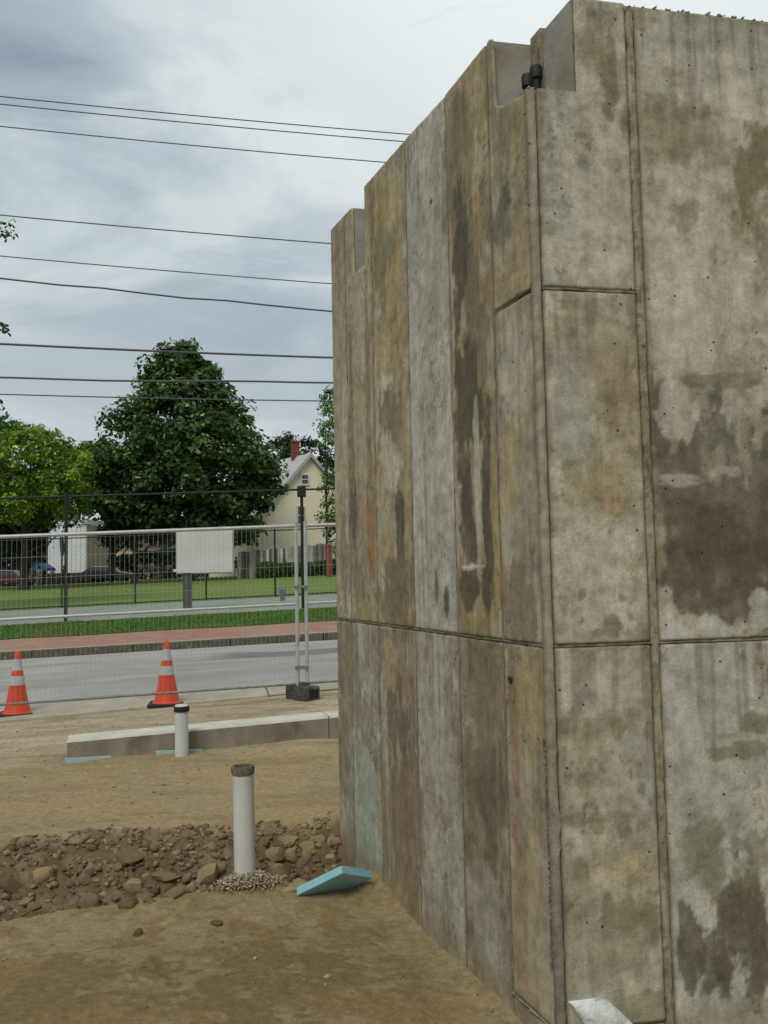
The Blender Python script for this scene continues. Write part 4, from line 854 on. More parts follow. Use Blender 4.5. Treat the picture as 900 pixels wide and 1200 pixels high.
nt_ = 23.2; sa = s_at(77, 700, nt_); sb = s_at(355, 690, nt_); stp = (sb-sa)
tall = vfence('black_fence', 'tall black chain link fence with widely spaced posts on the near edge of the court', nt_, [sa-2*stp, sa-stp, sa, sb, sb+stp], 3.16, .042, [3.08], mesh=False)
p = SN(sb, nt_, .13+3.03)-SN(sa-2*stp, nt_, .13); MB().box(p, (.22, .16, .28), bev=.02).build('post_box', M['blackmetal'], tall)
nl = 30.5; sA = s_at(72, 710, nl); sB = s_at(158, 700, nl); st2 = sB-sA
vfence('black_fence', 'lower black chain link fence with close posts between court and field', nl, [sA+st2*i for i in range(-4, 8)], 2.3, .032, [2.25, .06], mesh=True, meshstep=.14)
# blank white sign on a post
sp = at(219, 712, 23.7); s_, n_ = sn(sp); gp_ = SN(s_, n_, .12)
sg_ = empty('notice_board', 'blank white notice board on a dark post at the edge of the grass', 'sign', gp_)
wpx = 23.7/FPX; zc = at(240, 647, 23.7)
M['signwhite'] = mat('sign_white', (.62, .63, .60), (.56, .57, .54), 2, .6)
M['signpost'] = mat('sign_post', (.095, .095, .085), (.07, .07, .06), 8, .8)
rotb = Matrix.Rotation(.02, 3, 'Z')
cb = Vector((zc.x, zc.y-.02, zc.z))-gp_
MB().box(cb, (65*wpx, .05, 48*wpx), rotb, bev=.006).build('board', M['signwhite'], sg_)
MB().box(cb+Vector((0, .04, 0)), (65*wpx+.06, .03, 48*wpx+.06), rotb, bev=.006).build('backing_frame', M['galv'], sg_)
MB().box((0, .08, (cb.z)/2), (9.5*wpx, .14, cb.z+.2), bev=.01).build('post', M['signpost'], sg_)
MB().box(cb+Vector((-33*wpx-.03, -.01, -21*wpx)), (.1, .05, .07), bev=.01).build('bracket', M['signwhite'], sg_)
# small marker
p = at(331, 702, 26.5); s_, n_ = sn(p); p = SN(s_, n_, .13); c = empty('marker_post', 'short blue grey marker post standing on the green court', 'post', p)
MB().lathe([(.07, 0), (.07, .34), (.05, .36), (.001, .37)], 12).build('shaft', mat('bluegrey', (.12, .16, .2)), c, True); MB().box((0, 0, .3), (.2, .12, .12), bev=.02).build('cap', mat('bluegrey2', (.15, .2, .24)), c)

# ------------------------------------------------------------------ overhead wires
M['wire'] = mat('weathered_wire', (.11, .12, .13), (.08, .09, .10), 10, .7)
WN = 17.0; Pn = Vector((N2[0], N2[1], 0)); P0 = SN(0, WN)
WIRES = [(113, (450, 155), .010, 'topmost thin wire crossing the sky'), (122, (450, 164), .010, 'second wire from the top, close under the topmost'), (148, (448, 190), .010, 'third wire from the top crossing the sky'),
         (252, (382, 285), .011, 'fourth wire from the top, meeting the wall just below its far top corner'), (300, (382, 332), .010, 'thin faint fifth wire from the top'), (326, (382, 364), .016, 'dark slightly wavy sixth wire from the top'),
         (403, (385, 419), .021, 'thick black seventh wire crossing in front of the tree top'), (443, (385, 448), .019, 'thick black eighth wire crossing the upper tree crown'), (462, (385, 470), .012, 'lowest thin wire crossing the tree crown')]
for k, (y0, (x1, y1), r, lab) in enumerate(WIRES):
    a = onplane(0, y0, P0, Pn); b = onplane(x1, y1, P0, Pn); sa_, sb_ = sn(a)[0], sn(b)[0]; sl = (b.z-a.z)/(sb_-sa_); pts = []
    off = .15*math.sin(k*2.1)
    for i in range(81):
        s = -32+i*.75; z = a.z+sl*(s-sa_)+.0016*(s-sa_)*(s-sb_)
        if k == 5: z += .012*math.sin(s*2.3)+.008*math.sin(s*5.1)
        if k == 7: z += .012*math.sin(s*1.5+1)
        q = SN(s, WN); pts.append(Vector((q.x, q.y, z)))
    setp(MB().tube(pts, r, 6).build('overhead_wire', M['wire'], None, True), lab, 'wire', 'overhead wires across the sky')

# ------------------------------------------------------------------ trees
def leaf_mat(name, c1, c2, trans=.25):
    return mat(name, c1, c2, .8, .75, 0, attr=True, trans=trans, spec=.12, c3=tuple(x*1.5 for x in c1), s3=1.6, t3=(.55, .75))
M['leaf_dark'] = leaf_mat('linden_leaves', (.078, .130, .042), (.046, .082, .028))
M['leaf_light'] = leaf_mat('light_leaves', (.20, .29, .045), (.14, .22, .035), .35)
M['leaf_mid'] = leaf_mat('mid_leaves', (.07, .135, .032), (.045, .095, .024), .3)
M['leaf_airy'] = leaf_mat('airy_leaves', (.11, .19, .05), (.07, .135, .035), .35)
M['leaf_deep'] = leaf_mat('deep_leaves', (.028, .052, .02), (.018, .036, .014), .15)
M['bark'] = mat('bark', (.085, .07, .055), (.05, .042, .033), 4, .95, .02, 20, stretch=(1, 1, .3))
def crown_mesh(name, prof, nclump, per, leaf, cr, mt, seed, pale=.1, depth=None, droop=.35, fill=.35, lumps=0):
    """prof: list of (z, xl, xr) silhouette; leaves gathered in clumps near the shell"""
    rg = np.random.default_rng(seed); zs = np.array([p[0] for p in prof]); xl = np.array([p[1] for p in prof]); xr = np.array([p[2] for p in prof])
    w = (xr-xl)**.7; cdf = np.cumsum(np.concatenate([[0], (w[1:]+w[:-1])/2*np.diff(zs)])); cdf /= cdf[-1]
    zc = np.interp(rg.random(nclump), cdf, zs); L0 = np.interp(zc, zs, xl); R0 = np.interp(zc, zs, xr); cx = (L0+R0)/2; hw = (R0-L0)/2
    th = rg.uniform(0, 2*math.pi, nclump); shell = np.where(rg.random(nclump) < fill, rg.uniform(.15, .8, nclump), rg.uniform(.8, 1.0, nclump))
    hwv = np.maximum(hw-cr*.5, .25)*(1+(rg.random(nclump)-.5)*.12*(lumps+1)); dy = (depth or 1.0)
    X0 = cx+hwv*shell*np.cos(th); Y0 = hwv*shell*np.sin(th)*dy
    crr = cr*rg.uniform(.6, 1.3, nclump)
    n = nclump*per; ci = np.repeat(np.arange(nclump), per); v = rg.normal(size=(n, 3)); v /= np.linalg.norm(v, axis=1)[:, None]; rr = rg.random(n)**.45
    v[:, 2] = np.where(v[:, 2] < -.35, -v[:, 2], v[:, 2])
    P = np.stack([X0[ci], Y0[ci], zc[ci]], -1)+v*(rr*crr[ci])[:, None]*np.array([1, 1, 1.0])
    # leaf orientation follows the clump surface, drooping
    nrm = v*1.0+np.array([0, 0, .5])+rg.normal(size=(n, 3))*.55; nrm /= np.linalg.norm(nrm, axis=1)[:, None]
    t1 = np.cross(nrm, rg.normal(size=(n, 3))); t1 /= np.linalg.norm(t1, axis=1)[:, None]; t2 = np.cross(nrm, t1)
    sz = leaf*rg.uniform(.55, 1.25, n); a = t1*sz[:, None]*.5; b = t2*sz[:, None]*.36
    V = np.stack([P-a, P-b*1.0+nrm*sz[:, None]*.05, P+a, P+b], 1).reshape(-1, 3); Fq = np.arange(n*4).reshape(-1, 4)
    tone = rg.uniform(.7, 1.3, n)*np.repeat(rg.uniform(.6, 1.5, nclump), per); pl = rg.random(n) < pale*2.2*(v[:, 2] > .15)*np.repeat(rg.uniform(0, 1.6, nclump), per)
    c = tone[:, None]*np.array([1, 1, 1.0]); c[pl] = c[pl]*np.array([3.0, 2.6, 3.0])  # pale leaves kept to clump tops, a crown highlight put into the tint
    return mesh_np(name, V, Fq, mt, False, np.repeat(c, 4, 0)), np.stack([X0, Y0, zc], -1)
def tree(name, lab, cat, base, Hh, prof, trunk_r, mt, seed, nclump=200, per=90, leaf=.3, cr=.9, group=None, branches=10, trunk_lean=(0, 0), **kw):
    c = empty(name, lab, cat, base, group); me, cc = crown_mesh('crown', prof, nclump, per, leaf, cr, mt, seed, **kw)
    zt_ = prof[-1][0]*.8; rg = random.Random(seed); mb = MB(); tp = []
    for i in range(9): f = i/8; tp.append(Vector((trunk_lean[0]*f+rg.uniform(-.1, .1)*trunk_r*2, trunk_lean[1]*f, -.3+(zt_+.3)*f)))
    mb.tube(tp, [trunk_r*(1.35 if i == 0 else 1-.09*i) for i in range(9)], 10).build('trunk', M['bark'], c, True)
    idx = [rg.randrange(len(cc)) for _ in range(branches)]
    mb = MB()
    for i in idx:
        e_ = Vector(cc[i]); f = min(.9, max(.25, e_.z/zt_*.6)); k = f*8; s_ = tp[int(k)].lerp(tp[min(8, int(k)+1)], k-int(k)); md = s_.lerp(e_, .5)+Vector((0, 0, -.06*(e_-s_).length))
        r0 = trunk_r*.42*(1-f*.4); mb.tube([s_, md, e_], [r0, r0*.6, r0*.2], 6)
    mb.build('limbs', M['bark'], c, True); link('crown', me, c)
    return c
def prof_px(rows, Y, basept, wob=0):
    out = []
    for y, xl, xr in rows:
        a = at(xl, y, Y); b = at(xr, y, Y); out.append((a.z-basept.z, a.x-basept.x, b.x-basept.x))
    return sorted(out)
YT = 66
tb = at(222, 684, YT); tb.z = float(base_z(tb.x, tb.y))+.14
rows = [(415, 192, 236), (423, 182, 243), (437, 172, 250), (455, 162, 262), (475, 148, 280), (495, 134, 296), (515, 120, 308), (535, 110, 320), (550, 106, 328), (575, 110, 330), (600, 120, 322), (620, 140, 314), (638, 160, 300)]
tree('linden_tree', 'large dark green dense tree with pyramid crown standing behind the field', 'tree', tb, 0, prof_px(rows, YT, tb), .42, M['leaf_dark'], 5, nclump=560, per=92, leaf=.40, cr=1.15, pale=.09, branches=40, lumps=1.8)
# bright tree on the left
YL = 60; b_ = at(28, 690, YL); b_.z = float(base_z(b_.x, b_.y))+.14
rows = [(508, 10, 62), (514, -10, 80), (524, -30, 94), (540, -50, 104), (555, -60, 118), (580, -60, 116), (600, -50, 106), (618, -45, 96)]
tree('leafy_tree', 'bright yellow green spreading tree at the left edge beyond the field', 'tree', b_, 0, prof_px(rows, YL, b_), .28, M['leaf_light'], 9, nclump=300, per=85, leaf=.26, cr=.75, pale=.03, branches=24, lumps=1)
# dark tree whose branch tips reach in from the left edge
YN = 30; b_ = at(-150, 712, YN); b_.z = float(base_z(b_.x, b_.y))+.14
rows = [(150, -200, -110), (200, -260, -50), (240, -290, -34), (262, -290, -6), (285, -300, -34), (330, -310, -32), (365, -310, -6), (385, -300, -34), (440, -310, -24), (474, -310, 6), (490, -300, 34), (502, -300, 22), (514, -300, -10), (540, -270, -50)]
tree('leafy_tree', 'tree outside the left edge whose branch tips reach into the sky', 'tree', b_, 0, prof_px(rows, YN, b_), .3, M['leaf_mid'], 12, nclump=330, per=60, leaf=.20, cr=.55, pale=.05, branches=30, lumps=2)
# trunks and crowns behind
def simple_tree(px, base_row, Y, rows, lab, mt, seed, r, nclump, leaf=.34, cr=.9, name='background_tree', grp='trees behind the field', per=70, **kw):
    b = at(px, base_row, Y); b.z = float(base_z(b.x, b.y))+.1
    return tree(name, lab, 'tree', b, 0, prof_px(rows, Y, b), r, mt, seed, nclump=nclump, per=per, leaf=leaf, cr=cr, group=grp, branches=14, **kw)
simple_tree(131, 684, 72, [(560, 105, 160), (600, 100, 175), (640, 110, 160)], 'dark slim tree with thick trunk beside the white trailer', M['leaf_deep'], 21, .34, 60)
simple_tree(158, 684, 64, [(560, 120, 200), (600, 110, 210), (634, 120, 200)], 'dark tree with grey trunk between trailer and white notice board', M['leaf_deep'], 22, .30, 70)
simple_tree(28, 690, 66, [(560, -30, 80), (590, -60, 100), (625, -60, 62), (650, -60, 56)], 'dark low tree under the bright tree at the left edge', M['leaf_deep'], 23, .3, 170)
simple_tree(92, 684, 84, [(520, 75, 120), (545, 60, 150), (580, 60, 160), (604, 70, 150)], 'mid green tree behind the white trailer', M['leaf_mid'], 24, .25, 110)
simple_tree(320, 680, 100, [(512, 335, 350), (520, 318, 372), (532, 308, 392), (560, 300, 400), (600, 300, 400)], 'dark tree mass behind the chimney of the cream house', M['leaf_deep'], 25, .3, 170)
simple_tree(384, 672, 62, [(460, 380, 392), (480, 370, 410), (500, 366, 420), (525, 371, 425), (545, 378, 425), (570, 374, 430), (600, 374, 430), (640, 380, 420), (665, 384, 420)], 'loose mid green tree between the cream house and the concrete wall', M['leaf_airy'], 26, .12, 150, leaf=.22, cr=.55, per=45, lumps=2)
# hedge band of shrubs along the far side
def shrub_band(name, lab, s0, s1, n, h, cnt, mt, seed, leaf=.3):
    rg = np.random.default_rng(seed); s = rg.uniform(s0, s1, cnt); nn = n+rg.normal(0, .5, cnt); hh = h*(.55+.6*fbm(s*.35, s*0+seed, 4)); z = rg.random(cnt)**.7*hh
    x = s*D2[0]+nn*N2[0]; y = s*D2[1]+nn*N2[1]; P = np.stack([x, y, base_z(x, y)+z], -1); nrm = rg.normal(size=(cnt, 3))+np.array([0, -.4, .6]); nrm /= np.linalg.norm(nrm, axis=1)[:, None]
    t1 = np.cross(nrm, rg.normal(size=(cnt, 3))); t1 /= np.linalg.norm(t1, axis=1)[:, None]; t2 = np.cross(nrm, t1); sz = leaf*rg.uniform(.5, 1.3, cnt)[:, None]
    V = np.stack([P-t1*sz*.5, P-t2*sz*.4, P+t1*sz*.5, P+t2*sz*.4], 1).reshape(-1, 3)
    c = np.repeat(rg.uniform(.6, 1.4, cnt)[:, None]*np.ones(3), 4, 0)
    return setp(link(name, mesh_np(name, V, np.arange(cnt*4).reshape(-1, 4), mt, False, c)), lab, 'hedge', kind='stuff')
shrub_band('hedge', 'dark hedge and undergrowth along the far side of the field', -62, 10, 92, 3.2, 42000, M['leaf_deep'], 3)
shrub_band('far_wood', 'dark far off tree mass behind the houses', -90, 40, 150, 11, 42000, M['leaf_deep'], 4, .9)
shrub_band('undergrowth', 'green weeds growing against the grey wooden fence', s_at(300, 672, 64), s_at(400, 668, 64), 64, 1.3, 3500, M['leaf_mid'], 5, .2)

# ------------------------------------------------------------------ cream house
M['cream'] = mat('cream_siding', (.82, .74, .57), (.78, .69, .52), 1, .8, .0, stretch=(1, 1, 12))
M['roof'] = mat('pale_roof', (.50, .50, .49), (.42, .42, .41), 3, .7)
M['brick'] = mat('chimney_brick', (.25, .07, .045), (.17, .05, .035), 8, .9)
M['trim'] = mat('grey_trim', (.42, .42, .42), (.36, .36, .36), 3, .7)
M['whitetrim'] = mat('white_trim', (.66, .66, .62), (.6, .6, .56), 3, .7)
M['glass'] = mat('dark_glass', (.06, .075, .095), (.04, .05, .065), 2, .12, spec=.6)
YH = 76; ap = at(363.5, 533, YH); hb = at(363, 676, YH); hz = float(base_z(hb.x, hb.y))
gx_ = Vector((.94, .34, 0)).normalized(); bx = Vector((-.80, .60, 0)).normalized()      # gable direction, ridge direction
bx = Vector((-gx_.y, gx_.x, 0))*.9+Vector((-.42, .1, 0)); bx.z = 0; bx.normalize()
el = onplane(334.5, 567, ap, Vector((-gx_.y, gx_.x, 0))); er = onplane(380, 549, ap, Vector((-gx_.y, gx_.x, 0)))
house = empty('house', 'cream gabled house with red brick chimney behind the grey wooden fence', 'house', (ap.x, ap.y, hz))
O = Vector((ap.x, ap.y, hz)); apl = ap-O; ha = apl.z
w_l = 4.6; slope = (ap.z-el.z)/((ap-el).dot(gx_)); zel = ha-slope*w_l; w_r = w_l
DEP = 9.0
gab = [gx_*-w_l+Vector((0, 0, -1)), gx_*w_r+Vector((0, 0, -1)), gx_*w_r+Vector((0, 0, zel)), Vector((0, 0, ha-.05)), gx_*-w_l+Vector((0, 0, zel))]
MB().prism(gab, bx*DEP).build('wall', M['cream'], house)
# clapboard courses on the gable
mb = MB(); z = 0.1; fn = Vector((gx_.y, -gx_.x, 0))
while z < ha-.4:
    hwid = w_l if z < zel else w_l*(ha-z)/(ha-zel)
    a = [gx_*-(hwid-.05)+Vector((0, 0, z)), gx_*(hwid-.05)+Vector((0, 0, z)), gx_*(hwid-.05)+fn*.012+Vector((0, 0, z)), gx_*-(hwid-.05)+fn*.012+Vector((0, 0, z))]
    hw2 = max(.05, w_l if z+.17 < zel else w_l*(ha-z-.17)/(ha-zel)); b = [gx_*-(hw2-.05)+Vector((0, 0, z+.17)), gx_*(hw2-.05)+Vector((0, 0, z+.17))]
    vs = [mb.bm.verts.new(p+fn*.001) for p in (a[0], a[1], a[2], a[3], b[0], b[1])]; mb.bm.faces.new((vs[3], vs[2], vs[5], vs[4])); mb.bm.faces.new((vs[0], vs[3], vs[2], vs[1])); z += .18
o = mb.build('clapboards', M['cream'], house); o['kind'] = 'stuff'
# roof slabs
for sgn, nm in ((-1, 'roof'), (1, 'roof')):
    ev = gx_*(sgn*(w_l+.35))+Vector((0, 0, ha-slope*(w_l+.35))); top = Vector((0, 0, ha))
    a = [top+fn*.3, ev+fn*.3, ev+bx*DEP, top+bx*DEP]; rf = MB().prism(a, (0, 0, .14)).build(nm, M['roof'], house)
    bb = [top+fn*.32+Vector((0, 0, -.22)), ev+fn*.32+Vector((0, 0, -.22)), ev+fn*.32+Vector((0, 0, .16)), top+fn*.32+Vector((0, 0, .16))]; MB().prism(bb, fn*.06).build('bargeboard', M['trim'], rf)
    if sgn < 0:
        cp = onplane(346, 535, ap+bx*2.2+fn*0-gx_*1.2, Vector((-gx_.y, gx_.x, 0)))-O
        ch = MB().box(Vector((cp.x, cp.y, ha-.1)), (.62, .62, 2.9), rot=Matrix.Rotation(math.atan2(gx_.y, gx_.x), 3, 'Z')).build('chimney', M['brick'], rf)
        MB().box(Vector((cp.x, cp.y, ha+1.38)), (.74, .74, .14), rot=Matrix.Rotation(math.atan2(gx_.y, gx_.x), 3, 'Z')).build('chimney_cap', M['brick'], rf)
def window(px0, px1, py0, py1):
    a = onplane(px0, py0, ap, Vector((-gx_.y, gx_.x, 0)))-O; b = onplane(px1, py1, ap, Vector((-gx_.y, gx_.x, 0)))-O; c = (a+b)/2; w = abs((b-a).dot(gx_)); h = abs(a.z-b.z)
    rm = Matrix.Rotation(math.atan2(gx_.y, gx_.x), 3, 'Z'); mb = MB()
    for dx, dz_, ww, hh in ((-w/2, 0, .12, h+.12), (w/2, 0, .12, h+.12), (0, h/2, w-.125, .12), (0, -h/2, w-.125, .14), (0, 0, w-.125, .07)): mb.box(c+gx_*dx+Vector((0, 0, dz_))+fn*.06, (ww, .1, hh), rm)
    f = mb.build('window', M['whitetrim'], house)
    for s in (-1, 1): MB().box(c+Vector((0, 0, s*h/4))+fn*.035, (w-.12, .03, h/2-.09), rm).build('pane', M['glass'], f)
window(352.5, 361.5, 556, 568); window(348, 357.5, 593, 615)
# grey wooden fence in front of the house
M['board'] = mat('weathered_boards', (.34, .32, .27), (.15, .14, .11), 1.6, .95, stretch=(1, 1, .4), attr=True)
nf = 65.0; fs0, fs1 = s_at(279, 660, nf), s_at(420, 650, nf); pA = SN(fs0, nf); wf = empty('wooden_fence', 'tall weathered grey board fence below the cream house', 'fence', pA)
V = []; Fq = []; cols = []; s = fs0; k = 0
while s < fs1:
    w = .2; f = (s-fs0)/(fs1-fs0); h = 2.05+.55*f+random.uniform(-.06, .06); off = random.uniform(0, .05); tone = random.choice([.35, .7, 1.2, 1.7, 1.0, .5])
    q = [SN(s, nf-off)-pA, SN(s+w-.015, nf-off)-pA, SN(s+w-.015, nf+.03)-pA, SN(s, nf+.03)-pA]; b = len(V)
    for z in (-.1, h):
        for p_ in q: V.append((p_.x, p_.y, p_.z+z)); cols.append((tone,)*3)
    Fq += [(b, b+1, b+5, b+4), (b+1, b+2, b+6, b+5), (b+2, b+3, b+7, b+6), (b+3, b, b+4, b+7), (b+4, b+5, b+6, b+7)]; s += w; k += 1
o = link('boards', mesh_np('boards', np.array(V), Fq, M['board'], False, np.array(cols)), wf); o['kind'] = 'stuff'
for z in (.5, 1.7): MB().tube([SN(fs0, nf+.06, z)-pA, SN(fs1, nf+.06, z)-pA], .05, 4).build('rail', M['board'], wf)
# red post beside the fence
p = at(386, 679, 58); s_, n_ = sn(p); p = SN(s_, n_, .14); c = empty('red_post', 'rusty red post standing in front of the grey wooden fence', 'post', p)
MB().box((0, 0, 1.0), (.34, .2, 2.0), bev=.03).build('shaft', mat('rust_red', (.28, .07, .035), (.18, .05, .03), 4), c); MB().box((0, 0, 2.05), (.42, .28, .1), bev=.02).build('cap', mat('rust_red_cap', (.25, .07, .04)), c)

# ------------------------------------------------------------------ white trailer, houses, cars
M['trailer'] = mat('trailer_white', (.74, .76, .78), (.66, .68, .7), .8, .6); M['tan'] = mat('tan_wall', (.38, .34, .25), (.31, .27, .19), 1.5, .8, c3=(.42, .3, .1), s3=1.3, t3=(.55, .7))
YB = 82; c0 = at(101, 672, YB); tl = at(56, 672, YB+1.0); tr_ = at(129, 672, YB+6); zt_ = at(101, 608, YB).z; zb_ = at(101, 671, YB).z; gb = float(base_z(c0.x, c0.y))
tr = empty('storage_trailer', 'white boxy storage trailer with tan end beside the trees', 'trailer', (c0.x, c0.y, gb)); O = Vector((c0.x, c0.y, gb))
vA = Vector((tl.x-c0.x, tl.y-c0.y, 0)); vB = Vector((tr_.x-c0.x, tr_.y-c0.y, 0)); b0 = zb_-gb; b1 = zt_-gb
MB().prism([Vector((0, 0, b0)), vA+Vector((0, 0, b0)), vA+vB+Vector((0, 0, b0)), vB+Vector((0, 0, b0))], (0, 0, b1-b0-.5)).build('body', M['trailer'], tr)
nB = Vector((vB.y, -vB.x, 0)).normalized(); 
MB().prism([vB*.01+nB*.02+Vector((0, 0, b0+.02)), vB*.99+nB*.02+Vector((0, 0, b0+.02)), vB*.99+nB*.02+Vector((0, 0, b1-.55)), vB*.01+nB*.02+Vector((0, 0, b1-.55))], nB*.06).build('tan_side', M['tan'], tr)
cc_ = (vA+vB)/2
rfp = [(q-cc_)*1.03+cc_+Vector((0, 0, b1-.48)) for q in (Vector(), vA, vA+vB, vB)]
rf = MB().prism(rfp, (0, 0, .16)).build('roof', M['trailer'], tr)
MB().prism([(q-cc_)*.98+cc_+Vector((0, 0, b1-.31)) for q in (Vector(), vA, vA+vB, vB)], (0, 0, .3)).build('roof_cap', M['trailer'], rf)
nA = Vector((vA.y, -vA.x, 0)).normalized(); nA = -nA if nA.y > 0 else nA
for f in np.linspace(.04, .96, 9):
    q = vA*float(f)+nA*.02; MB().box(q+Vector((0, 0, (b0+b1-.5)/2)), (.06, .05, b1-b0-.6)).build('rib', M['trailer'], tr)
for f in (.2, .35, .7, .85):
    MB().lathe([(.001, -.12), (.45, -.12), (.5, -.08), (.5, .08), (.45, .12), (.001, .12)], 16).build('wheel', M['black'], tr, True, vA*f+Vector((0, 0, .5))).rotation_euler = (math.pi/2, 0, 0)
def far_house(px0, px1, ytop, ybase, Y, lab, wmat, rmat, wins):
    a = at(px0, ybase, Y); b = at(px1, ybase, Y); t = at(px0, ytop, Y); gb = float(base_z(a.x, Y)); w = b.x-a.x; h = t.z-gb
    c = empty('house', lab, 'house', (a.x, Y, gb)); MB().box((w/2, 3, h/2-.5), (w, 6, h+1)).build('wall', wmat, c)
    MB().prism([Vector((-.3, -.4, h)), Vector((-.3, 6.4, h)), Vector((-.3, 3, h+2.2))], (w+.6, 0, 0)).build('roof', rmat, c)
    for x, z, ww, hh in wins:
        f = MB().box((w*x, -.03, h*z), (ww+.2, .08, hh+.2)).build('window', M['whitetrim'], c); MB().box((w*x, -.085, h*z), (ww, .03, hh)).build('pane', M['glass'], f)
M['blu'] = mat('bluegrey_siding', (.20, .21, .25), (.16, .17, .2), 1, .8); M['darkroof'] = mat('dark_shingle', (.07, .07, .07), (.05, .05, .05), 3, .9)
far_house(136, 182, 642, 676, 108, 'small yellowish house seen between the dark tree trunks', mat('yellow_siding', (.50, .43, .27), (.42, .36, .22), 1, .8), M['darkroof'], [(.2, .5, .8, 1.2), (.8, .5, .8, 1.2)])
far_house(184, 214, 636, 676, 112, 'blue grey house half hidden left of the white notice board', M['blu'], M['darkroof'], [(.25, .5, .9, 1.3), (.7, .5, .9, 1.3)])
def car(px, py, Y, L_, paint, lab, rz=.05):
    a = at(px, py, Y); gb = float(base_z(a.x, Y))+.12; c = empty('parked_car', lab, 'car', (a.x, Y, gb), 'cars parked behind the field', rz)
    f = L_/4.5; pr = [(-2.25, .35), (2.25, .35), (2.22, .75), (1.9, .88), (1.1, .95), (.5, 1.42), (-1.1, 1.46), (-1.75, 1.0), (-2.22, .92)]
    o = MB().prism([Vector((x*f, -.85, z)) for x, z in pr], (0, 1.7, 0)).build('body', paint, c); mo = o.modifiers.new('bevel', 'BEVEL'); mo.width = .06; mo.segments = 2
    for y in (-.862, .832): MB().prism([Vector((x*f, y, z)) for x, z in ((.95, .98), (.42, 1.36), (-1.0, 1.39), (-1.5, 1.0))], (0, .03, 0)).build('side_window', M['glass'], c)
    for x in (-1.4, 1.4):
        for y in (-.8, .8):
            w = MB().lathe([(.001, -.1), (.26, -.11), (.33, -.08), (.33, .08), (.26, .11), (.001, .1)], 18).build('wheel', M['black'], c, True, (x*f, y, .33)); w.rotation_euler = (math.pi/2, 0, 0)
    for y in (-.6, .6): MB().box((2.2*f, y, .68), (.1, .3, .16), bev=.02).build('headlight', M['whitetrim'], c)
car(125, 681, 81, 4.8, mat('black_paint', (.02, .022, .026), (.015, .016, .02), 2, .3, spec=.6), 'black car parked in front of the tan end of the trailer')
car(10, 690, 76, 4.6, mat('maroon_paint', (.08, .015, .02), (.06, .012, .015), 2, .3, spec=.6), 'maroon car parked at the left edge behind the field')
car(88, 682, 84, 4.4, mat('charcoal_paint', (.03, .032, .034), (.02, .022, .024), 2, .35, spec=.6), 'charcoal car parked under the white side of the trailer')
# blue canopy and blue cloth on a pole
p = at(50, 672, 80); gb = float(base_z(p.x, 80)); c = empty('canopy', 'blue pop up canopy left of the white trailer', 'canopy', (p.x, 80, gb+.1)); M['bluecloth'] = mat('blue_cloth', (.05, .10, .20), (.035, .075, .16), 3, .8)
MB().prism([Vector((-.8, -1, 1.3)), Vector((.8, -1, 1.3)), Vector((.8, -1, 1.5)), Vector((0, -1, 2.0)), Vector((-.8, -1, 1.5))], (0, 2, 0)).build('roof', M['bluecloth'], c)
for x in (-.75, .75):
    for y in (-.95, .95): MB().tube([(x, y, -.1), (x, y, 1.35)], .03, 6).build('leg', M['galvdark'], c)
p = at(71, 651, 30.0); s_, n_ = sn(p)
setp(MB().prism([at(70, 629, 30.0), at(73.5, 629, 30.0), at(75, 640, 30.0), at(74, 651, 30.0), at(71, 652, 30.0), at(70, 640, 30.0)], (0, .06, 0)).build('hanging_cloth', mat('navy_cloth', (.03, .035, .12), (.02, .025, .09), 4, .9)), 'navy blue cloth hanging on the fence post in front of the trailer', 'cloth')

# ------------------------------------------------------------------ people on the far side of the field
def skin_mesh(edges_pts, edges, radii, mt, name):
    me = bpy.data.meshes.new(name); me.from_pydata([tuple(p) for p in edges_pts], edges, []); o = bpy.data.objects.new('tmp', me); COL.objects.link(o)
    o.modifiers.new('s', 'SKIN'); 
    for i, r in enumerate(radii): me.skin_vertices[0].data[i].radius = (r, r*.8) if not isinstance(r, tuple) else r
    me.skin_vertices[0].data[0].use_root = True
    sb = o.modifiers.new('sub', 'SUBSURF'); sb.levels = 1
    dg = bpy.context.evaluated_depsgraph_get(); m2 = bpy.data.meshes.new_from_object(o.evaluated_get(dg)); m2.name = name
    bpy.data.objects.remove(o); m2.materials.clear(); m2.materials.append(mt); m2.polygons.foreach_set('use_smooth', np.ones(len(m2.polygons), bool)); return m2
M['skin'] = mat('skin', (.42, .26, .18), (.36, .22, .15), 5, .6)
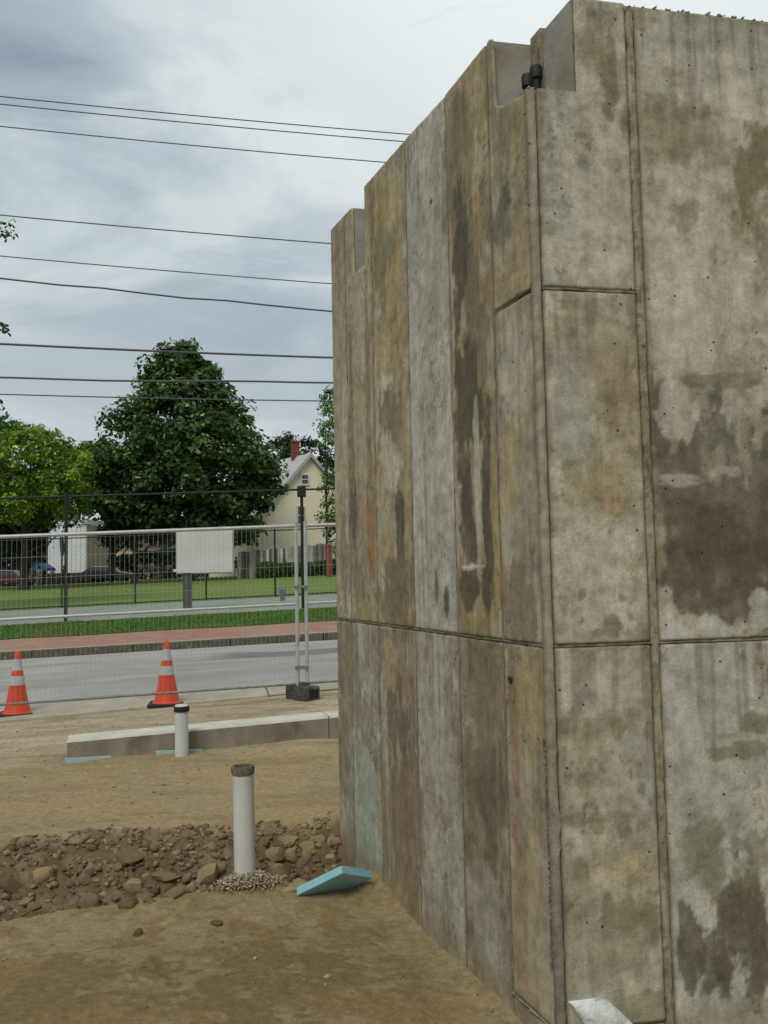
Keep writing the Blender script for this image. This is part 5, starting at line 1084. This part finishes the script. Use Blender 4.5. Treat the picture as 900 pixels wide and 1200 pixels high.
def person(px, h, Y, shirt, trous, lab, pose=0, rz=0):
    a = at(px, 684, Y); gb = float(base_z(a.x, Y))+.15; k = h/1.75; st = .12+.16*(pose % 2)
    J = dict(pel=(0, 0, .95), ch=(0, 0, 1.3), nk=(0, 0, 1.48), hd=(0, -.01, 1.62), top=(0, 0, 1.73), hl=(-.09, 0, .9), hr=(.09, 0, .9), kl=(-.11, -st*.6, .5), kr=(.11, st*.3, .5), al=(-.11, -st*.3, .08), ar=(.11, st, .09), fl=(-.12, -st*.3-.18, .03), fr=(.12, st-.16, .04),
             sl=(-.18, 0, 1.4), sr=(.18, 0, 1.4), el=(-.25, .03, 1.12), er=(.26, -.05 if pose != 2 else -.2, 1.12), wl=(-.25, -.1, .88), wr=(.24, -.2, .92 if pose != 2 else 1.25), hdl=(-.25, -.13, .78), hdr=(.23, -.27, .85 if pose != 2 else 1.35))
    def mk(names, E, rad, mt, nm):
        pts = [Vector(J[q])*k for q in names]; ed = [(names.index(x), names.index(y)) for x, y in E]; return skin_mesh(pts, ed, [r*k for r in rad], mt, nm)
    c = empty('person', lab, 'person', (a.x, Y, gb), 'people standing beyond the field', rz)
    nm = ['pel', 'ch', 'nk', 'hd', 'top', 'hl', 'hr', 'kl', 'kr', 'al', 'ar', 'fl', 'fr', 'sl', 'sr', 'el', 'er', 'wl', 'wr', 'hdl', 'hdr']
    E = [('pel', 'ch'), ('ch', 'nk'), ('nk', 'hd'), ('hd', 'top'), ('pel', 'hl'), ('pel', 'hr'), ('hl', 'kl'), ('hr', 'kr'), ('kl', 'al'), ('kr', 'ar'), ('al', 'fl'), ('ar', 'fr'), ('ch', 'sl'), ('ch', 'sr'), ('sl', 'el'), ('sr', 'er'), ('el', 'wl'), ('er', 'wr'), ('wl', 'hdl'), ('wr', 'hdr')]
    link('body', mk(nm, E, [.12, .13, .055, .1, .07, .08, .08, .055, .055, .04, .04, .03, .03, .06, .06, .042, .042, .032, .032, .035, .035], M['skin'], 'body'), c)
    link('shirt', mk(['pel', 'ch', 'nk', 'sl', 'sr', 'el', 'er'], [('pel', 'ch'), ('ch', 'nk'), ('ch', 'sl'), ('ch', 'sr'), ('sl', 'el'), ('sr', 'er')], [.145, .155, .07, .08, .08, .055, .055], mat('shirt_'+str(px), shirt, None, 5, .9), 'shirt'), c)
    link('trousers', mk(['pel', 'hl', 'hr', 'kl', 'kr', 'al', 'ar'], [('pel', 'hl'), ('pel', 'hr'), ('hl', 'kl'), ('hr', 'kr'), ('kl', 'al'), ('kr', 'ar')], [.14, .1, .1, .07, .07, .055, .055], mat('trousers_'+str(px), trous, None, 5, .9), 'trousers'), c)
    mb = MB(); bmesh.ops.create_icosphere(mb.bm, subdivisions=2, radius=.112*k, matrix=Matrix.Translation(Vector((0, .025, 1.665))*k)); mb.build('hair', M['hair'], c, True)
M['hair'] = mat('dark_hair', (.05, .035, .025), (.03, .02, .015), 9, .8)
W = (.55, .56, .58); BL = (.10, .16, .30); RD = (.42, .05, .07); DK = (.04, .04, .05); GY = (.2, .21, .23)
for a in ((46, 1.55, 72, W, (.5, .48, .45), 'person in all white standing left of the trailer', 0, .3), (38, 1.3, 72, GY, DK, 'small grey person left of the one in all white', 1, .5), (61, 1.35, 73, GY, DK, 'person in grey between the white one and the dark fence post', 2, -.4), (75, 1.5, 73, RD, DK, 'person in a dark red shirt beside the tall fence post', 1, .2),
          (165, 1.6, 76, (.42, .44, .46), DK, 'person in pale grey shirt, leftmost of the group near the notice board', 0, .3), (172, 1.55, 77, GY, (.25, .22, .2), 'person in grey second from left in the group near the notice board', 2, 1.2), (178, 1.65, 76, (.45, .52, .62), (.35, .3, .27), 'person in a light blue shirt in the group near the notice board', 1, -.3),
          (185, 1.35, 75, (.5, .3, .3), (.42, .3, .25), 'child in pink in the middle of the group near the notice board', 1, 0), (190, 1.6, 76, RD, DK, 'person in a red shirt in the group near the notice board', 0, .8), (198, 1.4, 75, (.62, .55, .58), DK, 'person in a whitish pink shirt in the group near the notice board', 2, .4), (204, 1.5, 77, DK, DK, 'person in black just left of the notice board', 0, 0),
          (231, 1.4, 74, (.48, .16, .12), (.42, .3, .22), 'child in orange red seen below the notice board', 1, .3), (277, 1.6, 75, RD, DK, 'person in a red shirt right of the notice board', 0, -.2)):
    person(*a)
print('scene built', len(bpy.data.objects))
